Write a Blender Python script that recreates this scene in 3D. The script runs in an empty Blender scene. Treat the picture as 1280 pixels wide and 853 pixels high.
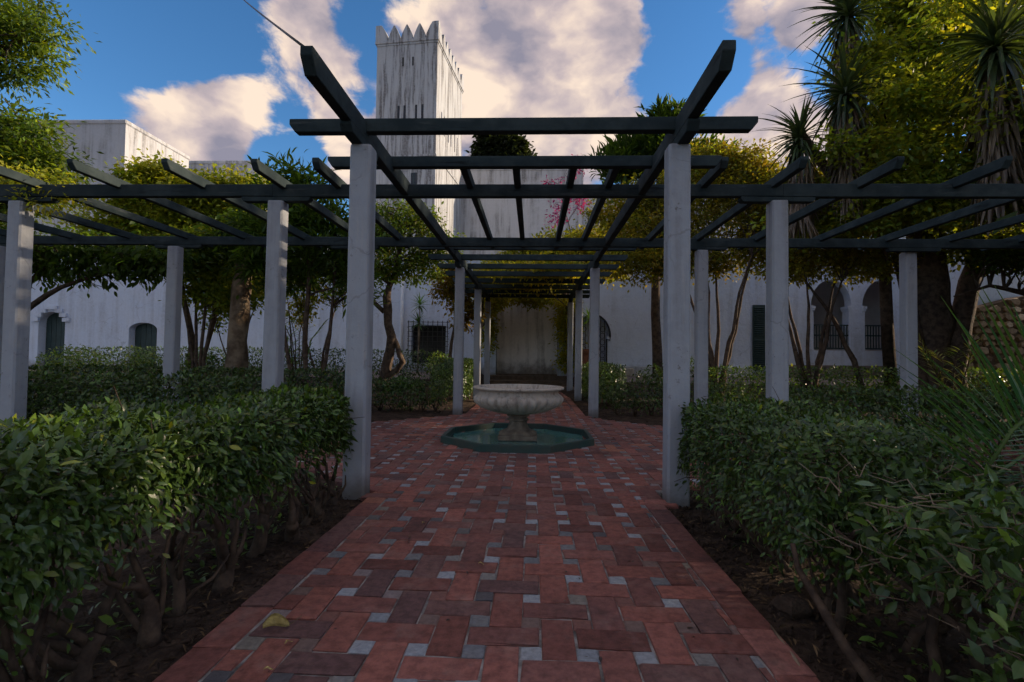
import bpy, bmesh, math, random
import numpy as np
from mathutils import Vector, Matrix, Quaternion

# ------------------------------------------------------------------ camera, sky, sun, exposure
scene = bpy.context.scene
col = scene.collection
cam_d = bpy.data.cameras.new('camera'); cam = bpy.data.objects.new('camera', cam_d); col.objects.link(cam)
cam_d.sensor_width = 36.0; cam_d.lens = 17.775; cam_d.clip_start = 0.05; cam_d.clip_end = 3000
cam.matrix_world = (Matrix.Translation((0.14, 0, 1.2)) @ Matrix.Rotation(math.radians(2.36), 4, 'Z')
                    @ Matrix.Rotation(math.radians(91.68), 4, 'X') @ Matrix.Rotation(math.radians(0.75), 4, 'Z'))
scene.camera = cam
scene.view_settings.view_transform = 'Standard'; scene.view_settings.look = 'None'
scene.view_settings.exposure = 0.82; scene.view_settings.gamma = 1.0
scene.render.engine = 'CYCLES'
scene.cycles.max_bounces = 4; scene.cycles.diffuse_bounces = 3; scene.cycles.use_adaptive_sampling = True; scene.cycles.adaptive_threshold = 0.03; scene.cycles.transparent_max_bounces = 4
scene.cycles.use_denoising = True
SUN_AZ, SUN_EL = math.radians(76), math.radians(20)          # low, from the right
S = Vector((math.sin(SUN_AZ)*math.cos(SUN_EL), math.cos(SUN_AZ)*math.cos(SUN_EL), math.sin(SUN_EL)))
sun_d = bpy.data.lights.new('sun', 'SUN'); sun_d.energy = 3.6; sun_d.angle = math.radians(1.0); sun_d.color = (1.0, 0.79, 0.56)
sun = bpy.data.objects.new('sun', sun_d); col.objects.link(sun); sun.rotation_euler = S.to_track_quat('Z', 'Y').to_euler()

class NT:
    def __init__(s, tree): s.t = tree; s.t.nodes.clear()
    def n(s, kind, **kw):
        nd = s.t.nodes.new(kind)
        for k, v in kw.items(): setattr(nd, k, v)
        return nd
    def l(s, a, b): s.t.links.new(a, b)
    def put(s, sock, v):
        if hasattr(v, 'is_output'): s.l(v, sock)
        else: sock.default_value = v
    def math(s, op, a, b=0.0, c=0.0, clamp=False):
        m = s.n('ShaderNodeMath', operation=op, use_clamp=clamp)
        s.put(m.inputs[0], a); s.put(m.inputs[1], b); s.put(m.inputs[2], c); return m.outputs[0]
    def vmath(s, op, a, b=(0, 0, 0), out=0):
        m = s.n('ShaderNodeVectorMath', operation=op); s.put(m.inputs[0], a); s.put(m.inputs[1], b); return m.outputs[out]
    def mix(s, f, a, b, mode='MIX'):
        m = s.n('ShaderNodeMix', data_type='RGBA', blend_type=mode); s.put(m.inputs[0], f)
        s.put(m.inputs[6], a if hasattr(a, 'is_output') else (*a, 1)); s.put(m.inputs[7], b if hasattr(b, 'is_output') else (*b, 1)); return m.outputs[2]
    def noise(s, vec, scale, detail=4, rough=.55, dist=0.0):
        m = s.n('ShaderNodeTexNoise'); s.l(vec, m.inputs['Vector']); m.inputs['Scale'].default_value = scale
        m.inputs['Detail'].default_value = detail; m.inputs['Roughness'].default_value = rough; m.inputs['Distortion'].default_value = dist
        return m.outputs['Fac']
    def rng(s, v, a, b, c=0.0, d=1.0, smooth=True):
        m = s.n('ShaderNodeMapRange', interpolation_type='SMOOTHSTEP' if smooth else 'LINEAR'); s.put(m.inputs[0], v)
        for i, q in enumerate((a, b, c, d)): m.inputs[i+1].default_value = q
        return m.outputs[0]

SKY = 0.10
world = bpy.data.worlds.new('World'); scene.world = world; world.use_nodes = True
w = NT(world.node_tree)
sky = w.n('ShaderNodeTexSky', sky_type='NISHITA'); sky.sun_disc = False
sky.sun_elevation = SUN_EL; sky.sun_rotation = SUN_AZ; sky.air_density = 1.0; sky.dust_density = 0.1; sky.ozone_density = 4.0
dirv = w.n('ShaderNodeTexCoord').outputs['Generated']
hs = w.n('ShaderNodeHueSaturation'); hs.inputs['Saturation'].default_value = 1.16; hs.inputs['Value'].default_value = 1.0; w.l(sky.outputs[0], hs.inputs['Color'])
stretch = w.vmath('MULTIPLY', dirv, (1.0, 1.0, 1.55))
warp = w.n('ShaderNodeTexNoise'); w.l(stretch, warp.inputs['Vector']); warp.inputs['Scale'].default_value = 5.0; warp.inputs['Detail'].default_value = 4
wv = w.vmath('ADD', stretch, w.vmath('MULTIPLY', w.vmath('SUBTRACT', warp.outputs['Color'], (.5, .5, .5)), (.10, .10, .10)))
big = w.noise(wv, 3.9, 13, .60, 0)
soft1 = w.noise(wv, 4.2, 4, .5, 0)
soft2 = w.noise(w.vmath('ADD', wv, tuple(Vector((S.x*.085, S.y*.02, .05)))), 4.2, 4, .5, 0)
big2 = w.noise(w.vmath('ADD', wv, (S.x*.02, 0, .02)), 3.9, 9, .56, 0)
# banks of cumulus, each a direction, an angular radius (degrees) and a weight; elsewhere the noise alone decides
dens = w.math('ADD', big, -0.455)
for c, r, a in (((-.03, .85, .52), 17, .11), ((.08, .87, .45), 10, .10), ((-.524, .775, .35), 9, .20), ((-.39, .80, .45), 7, .12), ((.36, .83, .42), 5, .13),
                ((.41, .85, .33), 7, .12), ((.41, .755, .515), 3.5, .12), ((-.30, .76, .56), 8, .10), ((-.66, .62, .44), 15, -.22), ((-.52, .71, .50), 9, -.22),
                ((.235, .82, .52), 6, -.12), ((.30, .83, .47), 3.5, -.14), ((-.425, .83, .36), 5, -.20), ((.50, .74, .46), 6, -.12), ((-.25, .80, .53), 5.5, -.16)):
    cd = Vector(c).normalized()
    dt = w.vmath('DOT_PRODUCT', dirv, tuple(cd), out=1)
    dens = w.math('ADD', dens, w.rng(dt, math.cos(math.radians(r)), math.cos(math.radians(r*.2)), 0, a))
mask = w.rng(dens, 0.0, 0.095)
lit = w.math('MULTIPLY_ADD', w.math('SUBTRACT', soft1, soft2), 3.6, .56)
lit = w.math('ADD', lit, w.math('MULTIPLY', w.math('SUBTRACT', big, big2), 3.2))
lit = w.math('SUBTRACT', lit, w.math('MULTIPLY', w.rng(dens, .10, .35), .22), clamp=True)
ramp = w.n('ShaderNodeValToRGB'); w.l(lit, ramp.inputs[0]); cr = ramp.color_ramp
e_ = cr.elements.new(.5); cr.elements[0].position = 0.0; cr.elements[2].position = 1.0
for e_, c_ in zip(cr.elements, ((.17, .16, .20), (.345, .285, .285), (.60, .48, .38))): e_.color = (*c_, 1)
ccol = w.mix(1.0, ramp.outputs[0], (1/SKY, 1/SKY, 1/SKY), 'MULTIPLY')
mixc = w.mix(w.math('MULTIPLY', mask, .96), hs.outputs[0], ccol)
bg = w.n('ShaderNodeBackground'); bg.inputs['Strength'].default_value = SKY; w.l(mixc, bg.inputs['Color'])
wo = w.n('ShaderNodeOutputWorld'); w.l(bg.outputs[0], wo.inputs['Surface'])

# ------------------------------------------------------------------ materials
def new_mat(name):
    m = bpy.data.materials.new(name); m.use_nodes = True; return m, NT(m.node_tree)
def finish(t, color, rough=.8, bump=None, bstr=.3, bdist=.01, spec=.3, metallic=0.0):
    p = t.n('ShaderNodeBsdfPrincipled'); t.put(p.inputs['Base Color'], color if hasattr(color, 'is_output') else (*color, 1))
    t.put(p.inputs['Roughness'], rough); p.inputs['Specular IOR Level'].default_value = spec; p.inputs['Metallic'].default_value = metallic
    if bump is not None:
        b = t.n('ShaderNodeBump'); b.inputs['Strength'].default_value = bstr; b.inputs['Distance'].default_value = bdist
        t.l(bump, b.inputs['Height']); t.l(b.outputs[0], p.inputs['Normal'])
    o = t.n('ShaderNodeOutputMaterial'); t.l(p.outputs[0], o.inputs['Surface']); return p
def simple(name, c1, c2, scale=4, rough=.8, bstr=.3, bdist=.01, spec=.3, fine=40, metallic=0.0):
    m, t = new_mat(name); pos = t.n('ShaderNodeNewGeometry').outputs['Position']
    f = t.rng(t.noise(pos, scale, 5, .6), .3, .7); g = t.noise(pos, fine, 4, .6)
    finish(t, t.mix(f, c1, c2), rough, g, bstr, bdist, spec, metallic); return m
def attr_mat(name, rough=.7, noise_scale=30, dark=.55, bstr=.4, bdist=.004, spec=.25, stain=None):
    m, t = new_mat(name); pos = t.n('ShaderNodeNewGeometry').outputs['Position']
    a = t.n('ShaderNodeAttribute', attribute_name='tint').outputs['Color']
    f = t.rng(t.noise(pos, noise_scale, 6, .65), .3, .75)
    c = t.mix(f, a, t.mix(1.0, a, (dark, dark, dark), 'MULTIPLY'))
    if stain:
        c = t.mix(t.rng(t.noise(pos, 2.3, 6, .6), .52, .72, 0, .55), c, stain)
        c = t.mix(t.rng(t.noise(pos, 9, 5, .7), .60, .74, 0, .5), c, tuple(x*.5 for x in stain))
        c = t.mix(t.rng(t.noise(pos, 3.7, 7, .7), .50, .72, 0, .42), c, (.30, .20, .17))
        c = t.mix(t.rng(t.noise(pos, 70, 3, .6), .66, .74, 0, .6), c, (.05, .035, .03))
    g = t.noise(pos, noise_scale*2.5, 5, .65)
    finish(t, c, rough, g, bstr, bdist, spec); return m
def leaf_mat(name, trans=.3, rough=.42, spec=.35):
    m, t = new_mat(name)
    a = t.n('ShaderNodeAttribute', attribute_name='tint').outputs['Color']
    p = t.n('ShaderNodeBsdfPrincipled'); t.l(a, p.inputs['Base Color']); p.inputs['Roughness'].default_value = rough; p.inputs['Specular IOR Level'].default_value = spec
    tr = t.n('ShaderNodeBsdfTranslucent'); t.l(t.mix(1.0, a, (1.9, 1.7, .5), 'MULTIPLY'), tr.inputs['Color'])
    mx = t.n('ShaderNodeMixShader'); mx.inputs[0].default_value = trans; t.l(p.outputs[0], mx.inputs[1]); t.l(tr.outputs[0], mx.inputs[2])
    o = t.n('ShaderNodeOutputMaterial'); t.l(mx.outputs[0], o.inputs['Surface']); return m
def warpn(t, pos):
    n_ = t.n('ShaderNodeTexNoise'); t.l(pos, n_.inputs['Vector']); n_.inputs['Scale'].default_value = 4; n_.inputs['Detail'].default_value = 5; return n_.outputs['Color']
def plaster(name, base, dirt=(.10, .09, .085), streak=.55, low=None, warm=(.5, .44, .36), scale=1.0, rel=.6, heavy=0.0, chips=False):
    """lime wash with rain streaks running down it and blotches of grime"""
    m, t = new_mat(name); pos = t.n('ShaderNodeNewGeometry').outputs['Position']
    sv = t.vmath('MULTIPLY', pos, (1.3*scale, 1.3*scale, .09*scale)); s1 = t.noise(sv, 2.2, 7, .62, .3)
    s2 = t.noise(t.vmath('MULTIPLY', pos, (5*scale, 5*scale, .35*scale)), 1.6, 5, .6)
    bl = t.noise(pos, .55*scale, 7, .65); fi = t.noise(pos, 9, 6, .65)
    k = t.math('MULTIPLY', t.rng(s1, .44, .66), t.rng(bl, .30, .62)); k = t.math('MULTIPLY', k, t.rng(fi, .25, .6, .45, 1.0))
    if heavy: k = t.math('MAXIMUM', k, t.math('MULTIPLY', t.rng(s1, .46, .60), t.rng(fi, .2, .62, .25, heavy)))
    k2 = t.math('MULTIPLY', t.rng(s2, .52, .72), t.rng(bl, .40, .66))
    c = t.mix(t.rng(fi, .35, .7, 0, .22), base, tuple(x*.72 for x in base))
    c = t.mix(t.math('MULTIPLY', k2, streak*.8), c, warm); c = t.mix(t.math('MULTIPLY', k, streak), c, dirt)
    if chips:
        ch = t.math('MULTIPLY', t.rng(t.noise(pos, 16, 6, .7), .60, .66), t.rng(t.noise(pos, 2.1, 3, .5), .45, .65)); c = t.mix(t.math('MULTIPLY', ch, .75), c, (.15, .14, .13))
        vr = t.n('ShaderNodeTexVoronoi', feature='DISTANCE_TO_EDGE'); t.l(t.vmath('ADD', pos, t.vmath('MULTIPLY', t.vmath('SUBTRACT', warpn(t, pos), (.5, .5, .5)), (.3, .3, .3))), vr.inputs['Vector']); vr.inputs['Scale'].default_value = 1.3
        c = t.mix(t.math('MULTIPLY', t.rng(vr.outputs[0], .012, .003), t.rng(t.noise(pos, 1.7, 2, .5), .5, .6, 0, .35)), c, (.16, .15, .14))
    if low is not None:
        z = t.n('ShaderNodeSeparateXYZ'); t.l(pos, z.inputs[0])
        zz = t.math('MULTIPLY_ADD', t.math('SUBTRACT', t.noise(pos, 2.5, 6, .65), .5), low[1]*1.6, z.outputs[2])
        c = t.mix(t.rng(zz, low[0]+low[1], low[0], 0, .8), c, low[2])
    finish(t, c, .88, t.math('ADD', t.noise(pos, 3.2, 6, .6), t.math('MULTIPLY', fi, .3)), rel, .03, .15); return m

M = {}
M['soil'] = simple('soil', (.085, .060, .044), (.030, .021, .016), 7, .95, 1.0, .03, .1, 26)
M['gravel'] = simple('pale_gravel', (.26, .22, .19), (.17, .14, .125), 3, .95, .6, .02, .1, 60)
M['mortar'] = simple('mortar', (.40, .385, .36), (.12, .11, .10), 9, .95, .8, .006, .1, 120)
M['brick'] = attr_mat('fired_brick', .7, 22, .50, .8, .006, .25, (.060, .036, .034))
M['inset'] = attr_mat('cut_stone', .6, 40, .6, .5, .003, .3)
M['post'] = plaster('painted_post', (.345, .365, .40), (.17, .16, .155), .5, (-.02, .22, (.10, .085, .07)), (.46, .42, .39), 2.2, .5, 0, True)
def timber_mat(name, stretch_):
    m, t = new_mat(name); pos = t.n('ShaderNodeNewGeometry').outputs['Position']
    g1 = t.noise(t.vmath('MULTIPLY', pos, stretch_), 14, 6, .65, .4); g2 = t.noise(pos, 3.5, 6, .65); g3 = t.noise(t.vmath('MULTIPLY', pos, stretch_), 40, 3, .6)
    c = t.mix(t.rng(g2, .35, .7), (.024, .036, .039), (.046, .062, .064)); c = t.mix(t.rng(g1, .58, .70, 0, .7), c, (.075, .085, .085)); c = t.mix(t.rng(g1, .42, .30, 0, .7), c, (.008, .010, .011))
    finish(t, c, .85, t.math('ADD', g1, t.math('MULTIPLY', g3, .5)), .55, .006, .1); return m
M['beamx'] = timber_mat('painted_timber_across', (.12, 1, 1)); M['beamy'] = timber_mat('painted_timber_along', (1, .12, 1))
M['leaf'] = leaf_mat('leaf', .25, .32, .5)
M['treeleaf'] = leaf_mat('tree_leaf', .55, .5, .3)
M['dryleaf'] = attr_mat('dry_leaf', .8, 60, .6, .3, .002, .15)
M['bark'] = simple('bark', (.13, .092, .066), (.05, .036, .028), 9, .9, 1.0, .02, .2, 24)
M['stem'] = simple('hedge_stem_bark', (.105, .070, .048), (.040, .027, .020), 14, .85, .8, .008, .2, 50)
M['rachis'] = simple('green_rachis', (.10, .15, .04), (.06, .10, .03), 9, .6, .2, .003, .3)
M['palebark'] = simple('pale_patched_bark', (.30, .23, .16), (.07, .045, .028), 2.6, .9, .9, .02, .2, 18)
M['facade'] = plaster('white_limewash', (.62, .68, .79), (.24, .235, .24), .35, (.45, .5, (.20, .19, .165)), (.46, .45, .45), 1.0, .9, 0, True)
M['tower'] = plaster('stained_tower_wash', (.46, .475, .50), (.10, .092, .09), .95, None, (.25, .215, .185), 1.1, .9, .85)
M['old'] = plaster('grey_old_wash', (.50, .51, .54), (.10, .095, .09), .8, None, (.34, .30, .26), .8)
M['panelwall'] = plaster('weathered_panel', (.78, .73, .70), (.10, .085, .075), .6, (.42, .75, (.085, .060, .036)), (.36, .29, .24), 1.3)
M['dim'] = simple('gallery_plaster', (.60, .56, .54), (.50, .46, .45), 2, .9, .3)
M['dark'] = simple('unlit_glass', (.012, .013, .015), (.02, .021, .024), 3, .25, .05, .001, .5)
M['iron'] = simple('wrought_iron', (.014, .015, .017), (.03, .028, .026), 20, .6, .4, .002, .4)
M['green'] = simple('dark_green_paint', (.018, .040, .040), (.030, .055, .054), 5, .55, .3, .003, .4)
M['stone'] = attr_mat('rubble_stone', .9, 12, .55, .9, .02, .15)
M['wallmortar'] = simple('earth_mortar', (.16, .115, .08), (.09, .065, .045), 6, .95, .8, .01, .1, 40)
M['marble'] = plaster('fountain_marble', (.50, .44, .37), (.13, .105, .085), .7, None, (.33, .26, .2), 6, .25)
M['sandstone'] = simple('pedestal_stone', (.25, .205, .155), (.11, .09, .068), 8, .85, .6, .006, .2, 50)
M['teal'] = simple('teal_basin_paint', (.035, .17, .155), (.13, .27, .235), 5, .14, .06, .003, .5, 10)
M['tealrim'] = simple('worn_teal_rim', (.022, .058, .053), (.045, .060, .050), 7, .6, .5, .006, .3, 40)
M['terra'] = simple('terracotta', (.30, .11, .055), (.19, .08, .05), 8, .8, .4)
M['rubber'] = simple('black_cable', (.01, .01, .01), (.016, .016, .016), 8, .5, .1)
M['pipe'] = simple('white_pipe', (.72, .74, .77), (.60, .62, .65), 4, .5, .1)

# ------------------------------------------------------------------ helpers
rng = np.random.default_rng(7); random.seed(7)
def link(o): col.objects.link(o); return o
def tag(o, label=None, cat=None, group=None, kind=None):
    for k, v in (('label', label), ('category', cat), ('group', group), ('kind', kind)):
        if v: o[k] = v
    return o
def empty(name, loc=(0, 0, 0), rz=0.0):
    o = bpy.data.objects.new(name, None); o.empty_display_size = .2; link(o); o.location = loc; o.rotation_euler = (0, 0, rz); return o
class MB:
    def __init__(s): s.v = []; s.f = []
    def add(s, vs, fs):
        b = len(s.v); s.v += [tuple(p) for p in vs]; s.f += [tuple(i+b for i in f) for f in fs]; return s
    def box(s, x0, x1, y0, y1, z0, z1):
        return s.add([(x, y, z) for z in (z0, z1) for y in (y0, y1) for x in (x0, x1)],
                     [(0, 2, 3, 1), (4, 5, 7, 6), (0, 1, 5, 4), (2, 6, 7, 3), (0, 4, 6, 2), (1, 3, 7, 5)])
    def prism(s, poly, a, b, axis='y'):
        """2D outline (u,z) pushed from a to b along axis"""
        n = len(poly); f = (lambda u, z, d: (u, d, z)) if axis == 'y' else ((lambda u, z, d: (d, u, z)) if axis == 'x' else (lambda u, z, d: (u, z, d)))
        vs = [f(u, z, a) for u, z in poly]+[f(u, z, b) for u, z in poly]
        return s.add(vs, [tuple(range(n)), tuple(range(2*n-1, n-1, -1))]+[(i, i+n, (i+1) % n+n, (i+1) % n) for i in range(n)])
    def tube(s, pts, rad, sides=7, cap=True):
        pts = [Vector(p) for p in pts]; n = len(pts)
        if not hasattr(rad, '__len__'): rad = [rad]*n
        ref = Vector((0.31, 0.2, .9)); vs = []
        for i, p in enumerate(pts):
            d = (pts[min(i+1, n-1)]-pts[max(i-1, 0)]).normalized()
            u = d.cross(ref)
            if u.length < 1e-3: u = d.cross(Vector((1, 0, 0)))
            u.normalize(); q = d.cross(u).normalized()
            vs += [p+(u*math.cos(2*math.pi*k/sides)+q*math.sin(2*math.pi*k/sides))*rad[i] for k in range(sides)]
        fs = [(i*sides+k, i*sides+(k+1) % sides, (i+1)*sides+(k+1) % sides, (i+1)*sides+k) for i in range(n-1) for k in range(sides)]
        if cap: fs += [tuple(range(sides-1, -1, -1)), tuple((n-1)*sides+k for k in range(sides))]
        return s.add(vs, fs)
    def lathe(s, prof, seg=32, c=(0, 0), fn=None, phase=0.0):
        vs = []
        for r, z in prof:
            for k in range(seg):
                a = 2*math.pi*k/seg+phase; rr = fn(r, z, a) if fn else r
                vs.append((c[0]+rr*math.cos(a), c[1]+rr*math.sin(a), z))
        n = len(prof)
        return s.add(vs, [(i*seg+k, i*seg+(k+1) % seg, (i+1)*seg+(k+1) % seg, (i+1)*seg+k) for i in range(n-1) for k in range(seg)])
    def build(s, name, mat, parent=None, smooth=False, weld=False, bevel=0.0, local=False):
        off = Vector((0, 0, 0)); q = parent
        while q is not None and not local: off += q.location; q = q.parent
        me = bpy.data.meshes.new(name)
        me.from_pydata([tuple(Vector(p)-off) for p in s.v], [], s.f)
        if weld or bevel:
            bm = bmesh.new(); bm.from_mesh(me)
            if weld: bmesh.ops.remove_doubles(bm, verts=bm.verts, dist=1e-4)
            if bevel: bmesh.ops.bevel(bm, geom=bm.edges[:], offset=bevel, segments=1, affect='EDGES')
            bmesh.ops.recalc_face_normals(bm, faces=bm.faces); bm.to_mesh(me); bm.free()
        me.materials.append(M[mat])
        if smooth: me.polygons.foreach_set('use_smooth', [True]*len(me.polygons))
        o = bpy.data.objects.new(name, me); link(o)
        if parent is not None: o.parent = parent
        return o
def set_tint(me, cols):
    a = me.attributes.new('tint', 'FLOAT_COLOR', 'POINT'); c = np.ones((len(me.vertices), 4), np.float32); c[:, :3] = cols
    a.data.foreach_set('color', c.ravel())
def jit(p, s): return Vector(p)+Vector(rng.normal(0, s, 3))

# leaf outlines: axis +x from 0 to 1, blade in x-y, folded and bent a little in z
LEAF_FAR = (np.array([(0, 0, 0), (.5, .27, .03), (1, 0, -.08), (.5, -.27, .03)]), [(0, 3, 2, 1)])
LEAF = (np.array([(0, 0, 0), (.28, .17, .05), (.62, .19, .02), (1, 0, -.14), (.62, -.19, .02), (.28, -.17, .05), (.30, 0, .0), (.65, 0, -.035)]),
        [(0, 6, 1), (0, 5, 6), (6, 7, 2, 1), (6, 5, 4, 7), (7, 3, 2), (7, 4, 3)])
LEAF_LONG = (LEAF[0]*np.array((1, .5, 1)), LEAF[1])
def frames(axis, normal):
    x = axis/np.linalg.norm(axis, axis=1, keepdims=True); y = np.cross(normal, x); y /= np.linalg.norm(y, axis=1, keepdims=True)+1e-9
    return x, y, np.cross(x, y)
def leaf_object(name, pos, axis, normal, size, tint, tmpl, mat, parent, off):
    tv, tf = tmpl; N = len(pos); k = len(tv); x, y, z = frames(axis, normal)
    V = (pos-np.array(off))[:, None, :]+size[:, None, None]*(tv[None, :, 0:1]*x[:, None, :]+tv[None, :, 1:2]*y[:, None, :]+tv[None, :, 2:3]*z[:, None, :])
    me = bpy.data.meshes.new(name)
    loops = []; starts = []; tot = []; c = 0
    fl = np.concatenate([np.array(f) for f in tf]); fs = np.array([len(f) for f in tf])
    L = (np.arange(N)[:, None]*k+fl[None, :]).ravel(); T = np.tile(fs, N); St = np.concatenate([[0], np.cumsum(T)[:-1]])
    me.vertices.add(N*k); me.vertices.foreach_set('co', V.astype(np.float32).ravel())
    me.loops.add(len(L)); me.loops.foreach_set('vertex_index', L.astype(np.int32))
    me.polygons.add(len(T)); me.polygons.foreach_set('loop_start', St.astype(np.int32)); me.polygons.foreach_set('loop_total', T.astype(np.int32))
    me.update(calc_edges=True); set_tint(me, np.repeat(tint, k, axis=0)); me.materials.append(M[mat])
    o = bpy.data.objects.new(name, me); link(o); o.parent = parent; o['kind'] = 'stuff'; return o
def tints(n, cols, var=.25):
    cols = np.array(cols, float); w_ = rng.random(n)[:, None]; i = rng.integers(0, len(cols), n); j = rng.integers(0, len(cols), n)
    c = cols[i]*(1-w_)+cols[j]*w_; return c*np.exp(rng.normal(0, var, n))[:, None]
def unit(n):
    v = rng.normal(0, 1, (n, 3)); return v/np.linalg.norm(v, axis=1, keepdims=True)
GREEN = [(.078, .145, .022), (.112, .185, .030), (.050, .098, .018)]
DARKG = [(.042, .082, .017), (.058, .108, .022), (.028, .054, .015)]
LIME = [(.23, .27, .034), (.15, .22, .034), (.30, .29, .034)]
OLIVE = [(.23, .175, .026), (.16, .155, .026), (.28, .19, .026), (.10, .11, .024)]
FRESH = [(.11, .20, .034), (.075, .15, .03), (.17, .21, .034)]

def tree(name, label, cat, base, trunks, blobs, nclump, lpc, clump_r, leaf, cols,  tmpl=LEAF_FAR, bark='bark', limbs=40, group=None, flat=.6, droop=.15, leafmat='treeleaf', limb_r=.03, shell=.45):
    """trunks: list of [(point, radius), ...]; blobs: list of (centre, radii) that the crown fills, clump by clump"""
    root = empty(name, base); tag(root, label, cat, group); nclump = int(nclump*1.6); leaf *= 1.4; blobs = [(c_, (r_[0], r_[1]*.65, r_[2])) for c_, r_ in blobs]
    vol = np.array([r[0]*r[1]*r[2] for _, r in blobs]); vol = vol**.7; vol /= vol.sum()
    C = []
    for i in range(nclump):
        c, r = blobs[rng.choice(len(blobs), p=vol)]; d = unit(1)[0]; t = rng.random()**shell
        C.append(np.array(c)+d*t*np.array(r))
    C = np.array(C)
    mbs = []
    for tr in trunks:
        m = MB(); pts = [Vector(p) for p, _ in tr]; rad = [r for _, r in tr]
        P = []; Rr = []
        for i in range(len(pts)-1):                       # resample with a little wander
            for k in range(3):
                t = k/3; q = pts[i].lerp(pts[i+1], t)
                P.append(jit(q, min(rad[i]*.18, .018)) if (i or k) else q); Rr.append((rad[i]*(1-t)+rad[i+1]*t)*(1+rng.normal(0, .06)))
        P.append(pts[-1]); Rr.append(rad[-1])
        m.tube(P, Rr, 9 if rad[0] > .08 else 6); mbs.append((m, P, Rr))
    order = rng.permutation(nclump)[:limbs]
    for ci in order:
        c = Vector(C[ci]); best = None
        for m, P, Rr in mbs:
            for i in range(len(P)*2//5, len(P)):
                d = (P[i]-c).length+max(0, P[i].z-c.z)*1.5+rng.random()*.5
                if best is None or d < best[0]: best = (d, m, P[i], Rr[i])
        _, m, p, r = best; mid = p.lerp(c, .5)+Vector((0, 0, .12*(c-p).length)); r0 = min(r*.7, limb_r)
        L = [p, p.lerp(mid, .5), mid, mid.lerp(c, .55), c]; L = [L[0]]+[jit(q, .04*(c-p).length) for q in L[1:]]
        m.tube(L, [r0, r0*.8, r0*.6, r0*.42, r0*.22], 5, False)
        for _k in range(2):
            e = L[3]+Vector(unit(1)[0])*clump_r*1.6; m.tube([L[2+_k], L[2+_k].lerp(e, .5)+Vector(unit(1)[0])*.05, e], [r0*.4, r0*.3, r0*.15], 4, False)
    for m, P, Rr in mbs: m.build('trunk', bark, root, True)
    n = nclump*lpc
    ci = np.repeat(np.arange(nclump), lpc); off = rng.normal(0, 1, (n, 3)); off *= (clump_r*(.5+.5*rng.random(n)))[:, None]*np.array((1, 1, flat))*.62
    pos = C[ci]+off
    ax = off/(np.linalg.norm(off, axis=1, keepdims=True)+1e-6)+unit(n)*.7; ax[:, 2] -= droop*2
    nor = unit(n)*.8; nor[:, 2] += 1.0
    bright = np.exp(rng.normal(0, .22, nclump))[ci][:, None]
    hue = tints(nclump, cols, .1)[ci]*.55+tints(n, cols, .2)*.45
    leaf_object('crown', pos, ax, nor, leaf*(.6+.7*rng.random(n)), hue*bright, tmpl, leafmat, root, base)
    return root
def stem_path(x, y, z0, h, lean=.1, n=6):
    p = Vector((x, y, z0)); d = Vector((rng.normal(0, lean), rng.normal(0, lean), 1)); out = [p.copy()]
    for i in range(n): d = (d+Vector((rng.normal(0, .28), rng.normal(0, .28), .1))).normalized(); d.z = max(d.z, .5); p = p+d*h/n; out.append(p.copy())
    return out
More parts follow.
